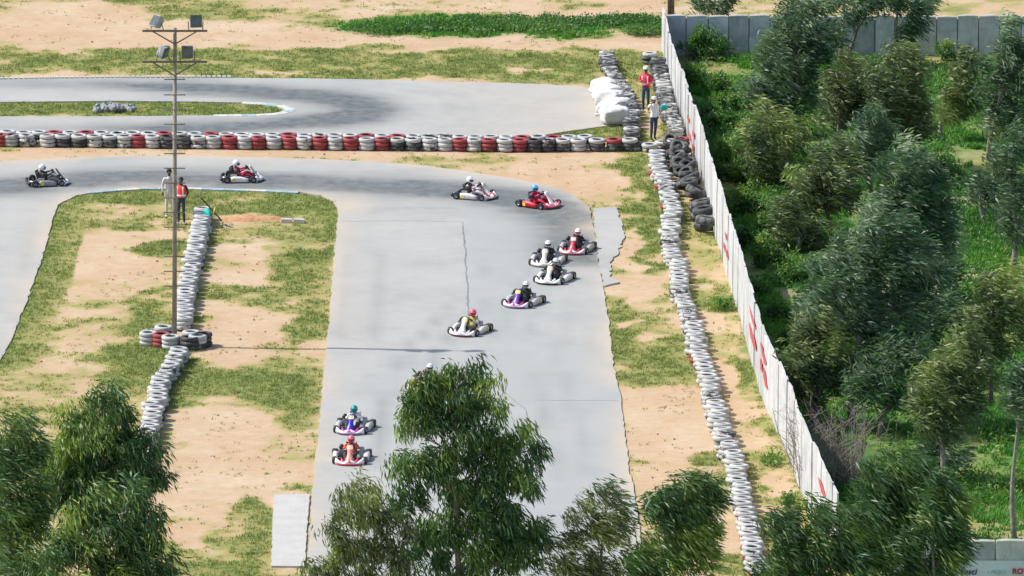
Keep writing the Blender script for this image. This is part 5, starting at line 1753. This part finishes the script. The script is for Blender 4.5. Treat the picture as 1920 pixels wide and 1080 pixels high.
NP = 230000
gxp, gyp = rs.uniform(-22, 22, NP), rs.uniform(-52, 60, NP)
g_, l_, _r = ground_fields(gxp, gyp)
u_, v_ = proj(gxp, gyp, 0)
tm_w, tf_w, is_w = W2(TRACK_MAIN), W2(TRACK_FAR), W2(ISLAND)
on = inside(gxp, gyp, tm_w) | (inside(gxp, gyp, tf_w) & ~inside(gxp, gyp, is_w))
on |= inside(u_, v_, [(513, 929), (580, 928), (571, 1063), (509, 1063)]) | inside(u_, v_, [(1113, 391), (1157, 389), (1172, 442), (1145, 490), (1160, 531), (1133, 537), (1118, 455)])
gn = g_ + (fbm(gxp * 1.6, gyp * 1.0, 55, 3) - .5) * .5
keep = ~on & ((gn > .44 + rs.rand(NP) * .34) | ((rs.rand(NP) < .10) & (fbm(gxp * .9, gyp * .9, 57, 3) > .60))) & (l_ < .35) & (u_ > -40) & (u_ < 1700) & (v_ > -20) & (v_ < 1120)
X, Y = gxp[keep], gyp[keep]
h = .035 + .075 * np.clip(gn[keep] - .45, 0, .6)
V, F_, t = blades(X, Y, h, 5, .7, .62 - .55 * np.clip(gn[keep] - .45, 0, .7) + .25 * (fbm(X * .5, Y * .5, 12, 3) - .5), 5)
tag(O('grass', fast_mesh('grass', V, F_, L_GRASS, {'tone': t})), 'short patchy grass growing over the sandy infield and verges', 'grass', kind='stuff')
keep = ((u_ > wallx(v_) + 12) & (v_ > 104) & (v_ < 1150) & (u_ < 1980) & (l_ > .12 + .5 * rs.rand(NP)) & (fbm(gxp * .6, gyp * .35, 19, 3) > .42)) | ((v_ < 80) & (u_ < 1240) & (l_ > .25 + .4 * rs.rand(NP)))
X, Y = gxp[keep], gyp[keep]
h = np.where(v_[keep] < 90, .10, .10 + .40 * np.clip(fbm(X * .5, Y * .5, 14, 3) - .35, 0, 1))
V, F_, t = blades(X, Y, h, 6, .5, np.clip(.15 + .9 * (fbm(X * .35, Y * .35, 15, 3) - .2), 0, 1), 6, .03)
tag(O('weeds', fast_mesh('weeds', V, F_, L_WEED, {'tone': t})), 'lush green weeds covering the floor of the wood', 'weeds', kind='stuff')
# green scrub belt beyond the circuit
bu = rs.uniform(640, 1236, 1500); bv = rs.normal(52, 10, 1500)
bu = np.where(rs.rand(1500) < .35, rs.uniform(860, 1236, 1500), bu)
bC, bT = [], []
for a, b in zip(bu, bv):
    lim = 30 if a > 850 else 44
    if float(vnoise(a * .025, b * .10, 45)) < (.40 if a < 860 else .28) or b < lim + 9 * float(vnoise(a * .03, 0.5, 46)) or b > 68 or (900 < a < 1000 and b > 58): continue
    P = G(float(a), float(b)); hh = .0 + .22 * float(fbm(np.array(P.x * .35), np.array(P.y * .35), 4, 3))
    bC.append((P.x, P.y, hh)); bT.append(.25 + .6 * (float(vnoise(P.x * .4, P.y * .4, 31)) - .3))
V, F_, t = leaf_cloud(np.array(bC), np.array((.3, -.2, .35)), .8, 40, .40, .15, .05, np.clip(np.array(bT) + .12, 0, 1), 9, stretch=(1.3, 1.3, .35))
V[:, 2] = np.maximum(V[:, 2], .0)
tag(O('scrub', fast_mesh('scrub', V, F_, L_BUSH, {'tone': t})), 'belt of green scrub beyond the far grass verge', 'scrub', kind='stuff')

# leafy herbs between the trunks
hx, hy = rs.uniform(6, 22, 5200), rs.uniform(-50, 46, 5200)
hu, hvv = proj(hx, hy, 0)
kk = (hu > wallx(hvv) + 14) & (hvv > 112) & (hvv < 1130) & (hu < 1960) & (fbm(hx * .5, hy * .3, 29, 3) > .47)
hx, hy = hx[kk], hy[kk]
hC = np.stack([hx, hy, .06 + .35 * np.clip(fbm(hx * .4, hy * .4, 37, 3) - .4, 0, 1)], 1)
hT = np.clip(.1 + 1.3 * (fbm(hx * .3, hy * .2, 39, 3) - .25), 0, 1)
V, F_, t = leaf_cloud(hC, np.array((.2, -.2, .5)), .8, 26, .34, .17, .06, hT, 19)
V[:, 2] = np.maximum(V[:, 2], .0)
tag(O('herbs', fast_mesh('herbs', V, F_, L_BUSH, {'tone': t})), 'low leafy herbs spreading between the trunks of the wood', 'herbs', kind='stuff')

# pebbles and clods on the bare soil
pxs, pys = rs.uniform(-21, 12, 5000), rs.uniform(-48, 58, 5000)
pg, pl_, _q = ground_fields(pxs, pys)
pk_ = (pg < .42) & ~(inside(pxs, pys, tm_w) | inside(pxs, pys, tf_w)) & (pl_ < .1)
pxs, pys = pxs[pk_][:380], pys[pk_][:380]
n = len(pxs)
sz = .02 + .05 * rs.rand(n) ** 3
octv = np.array([(1, 0, 0), (-1, 0, 0), (0, 1, 0), (0, -1, 0), (0, 0, .7), (0, 0, -.7)])
V = (octv[None] * (.7 + .6 * rs.rand(n, 6, 1)) * sz[:, None, None] + np.stack([pxs, pys, np.full(n, -.01)], 1)[:, None]).reshape(-1, 3)
of = np.array([(0, 2, 4), (2, 1, 4), (1, 3, 4), (3, 0, 4), (2, 0, 5), (1, 2, 5), (3, 1, 5), (0, 3, 5)])
F_ = (of[None] + 6 * np.arange(n)[:, None, None]).reshape(-1, 3)
tag(O('pebbles', fast_mesh('pebbles', V, F_, M('clod', (0.42, 0.29, 0.18), .95, .4, 3))), 'small clods and pebbles strewn over the bare sandy soil', 'pebbles', kind='stuff')
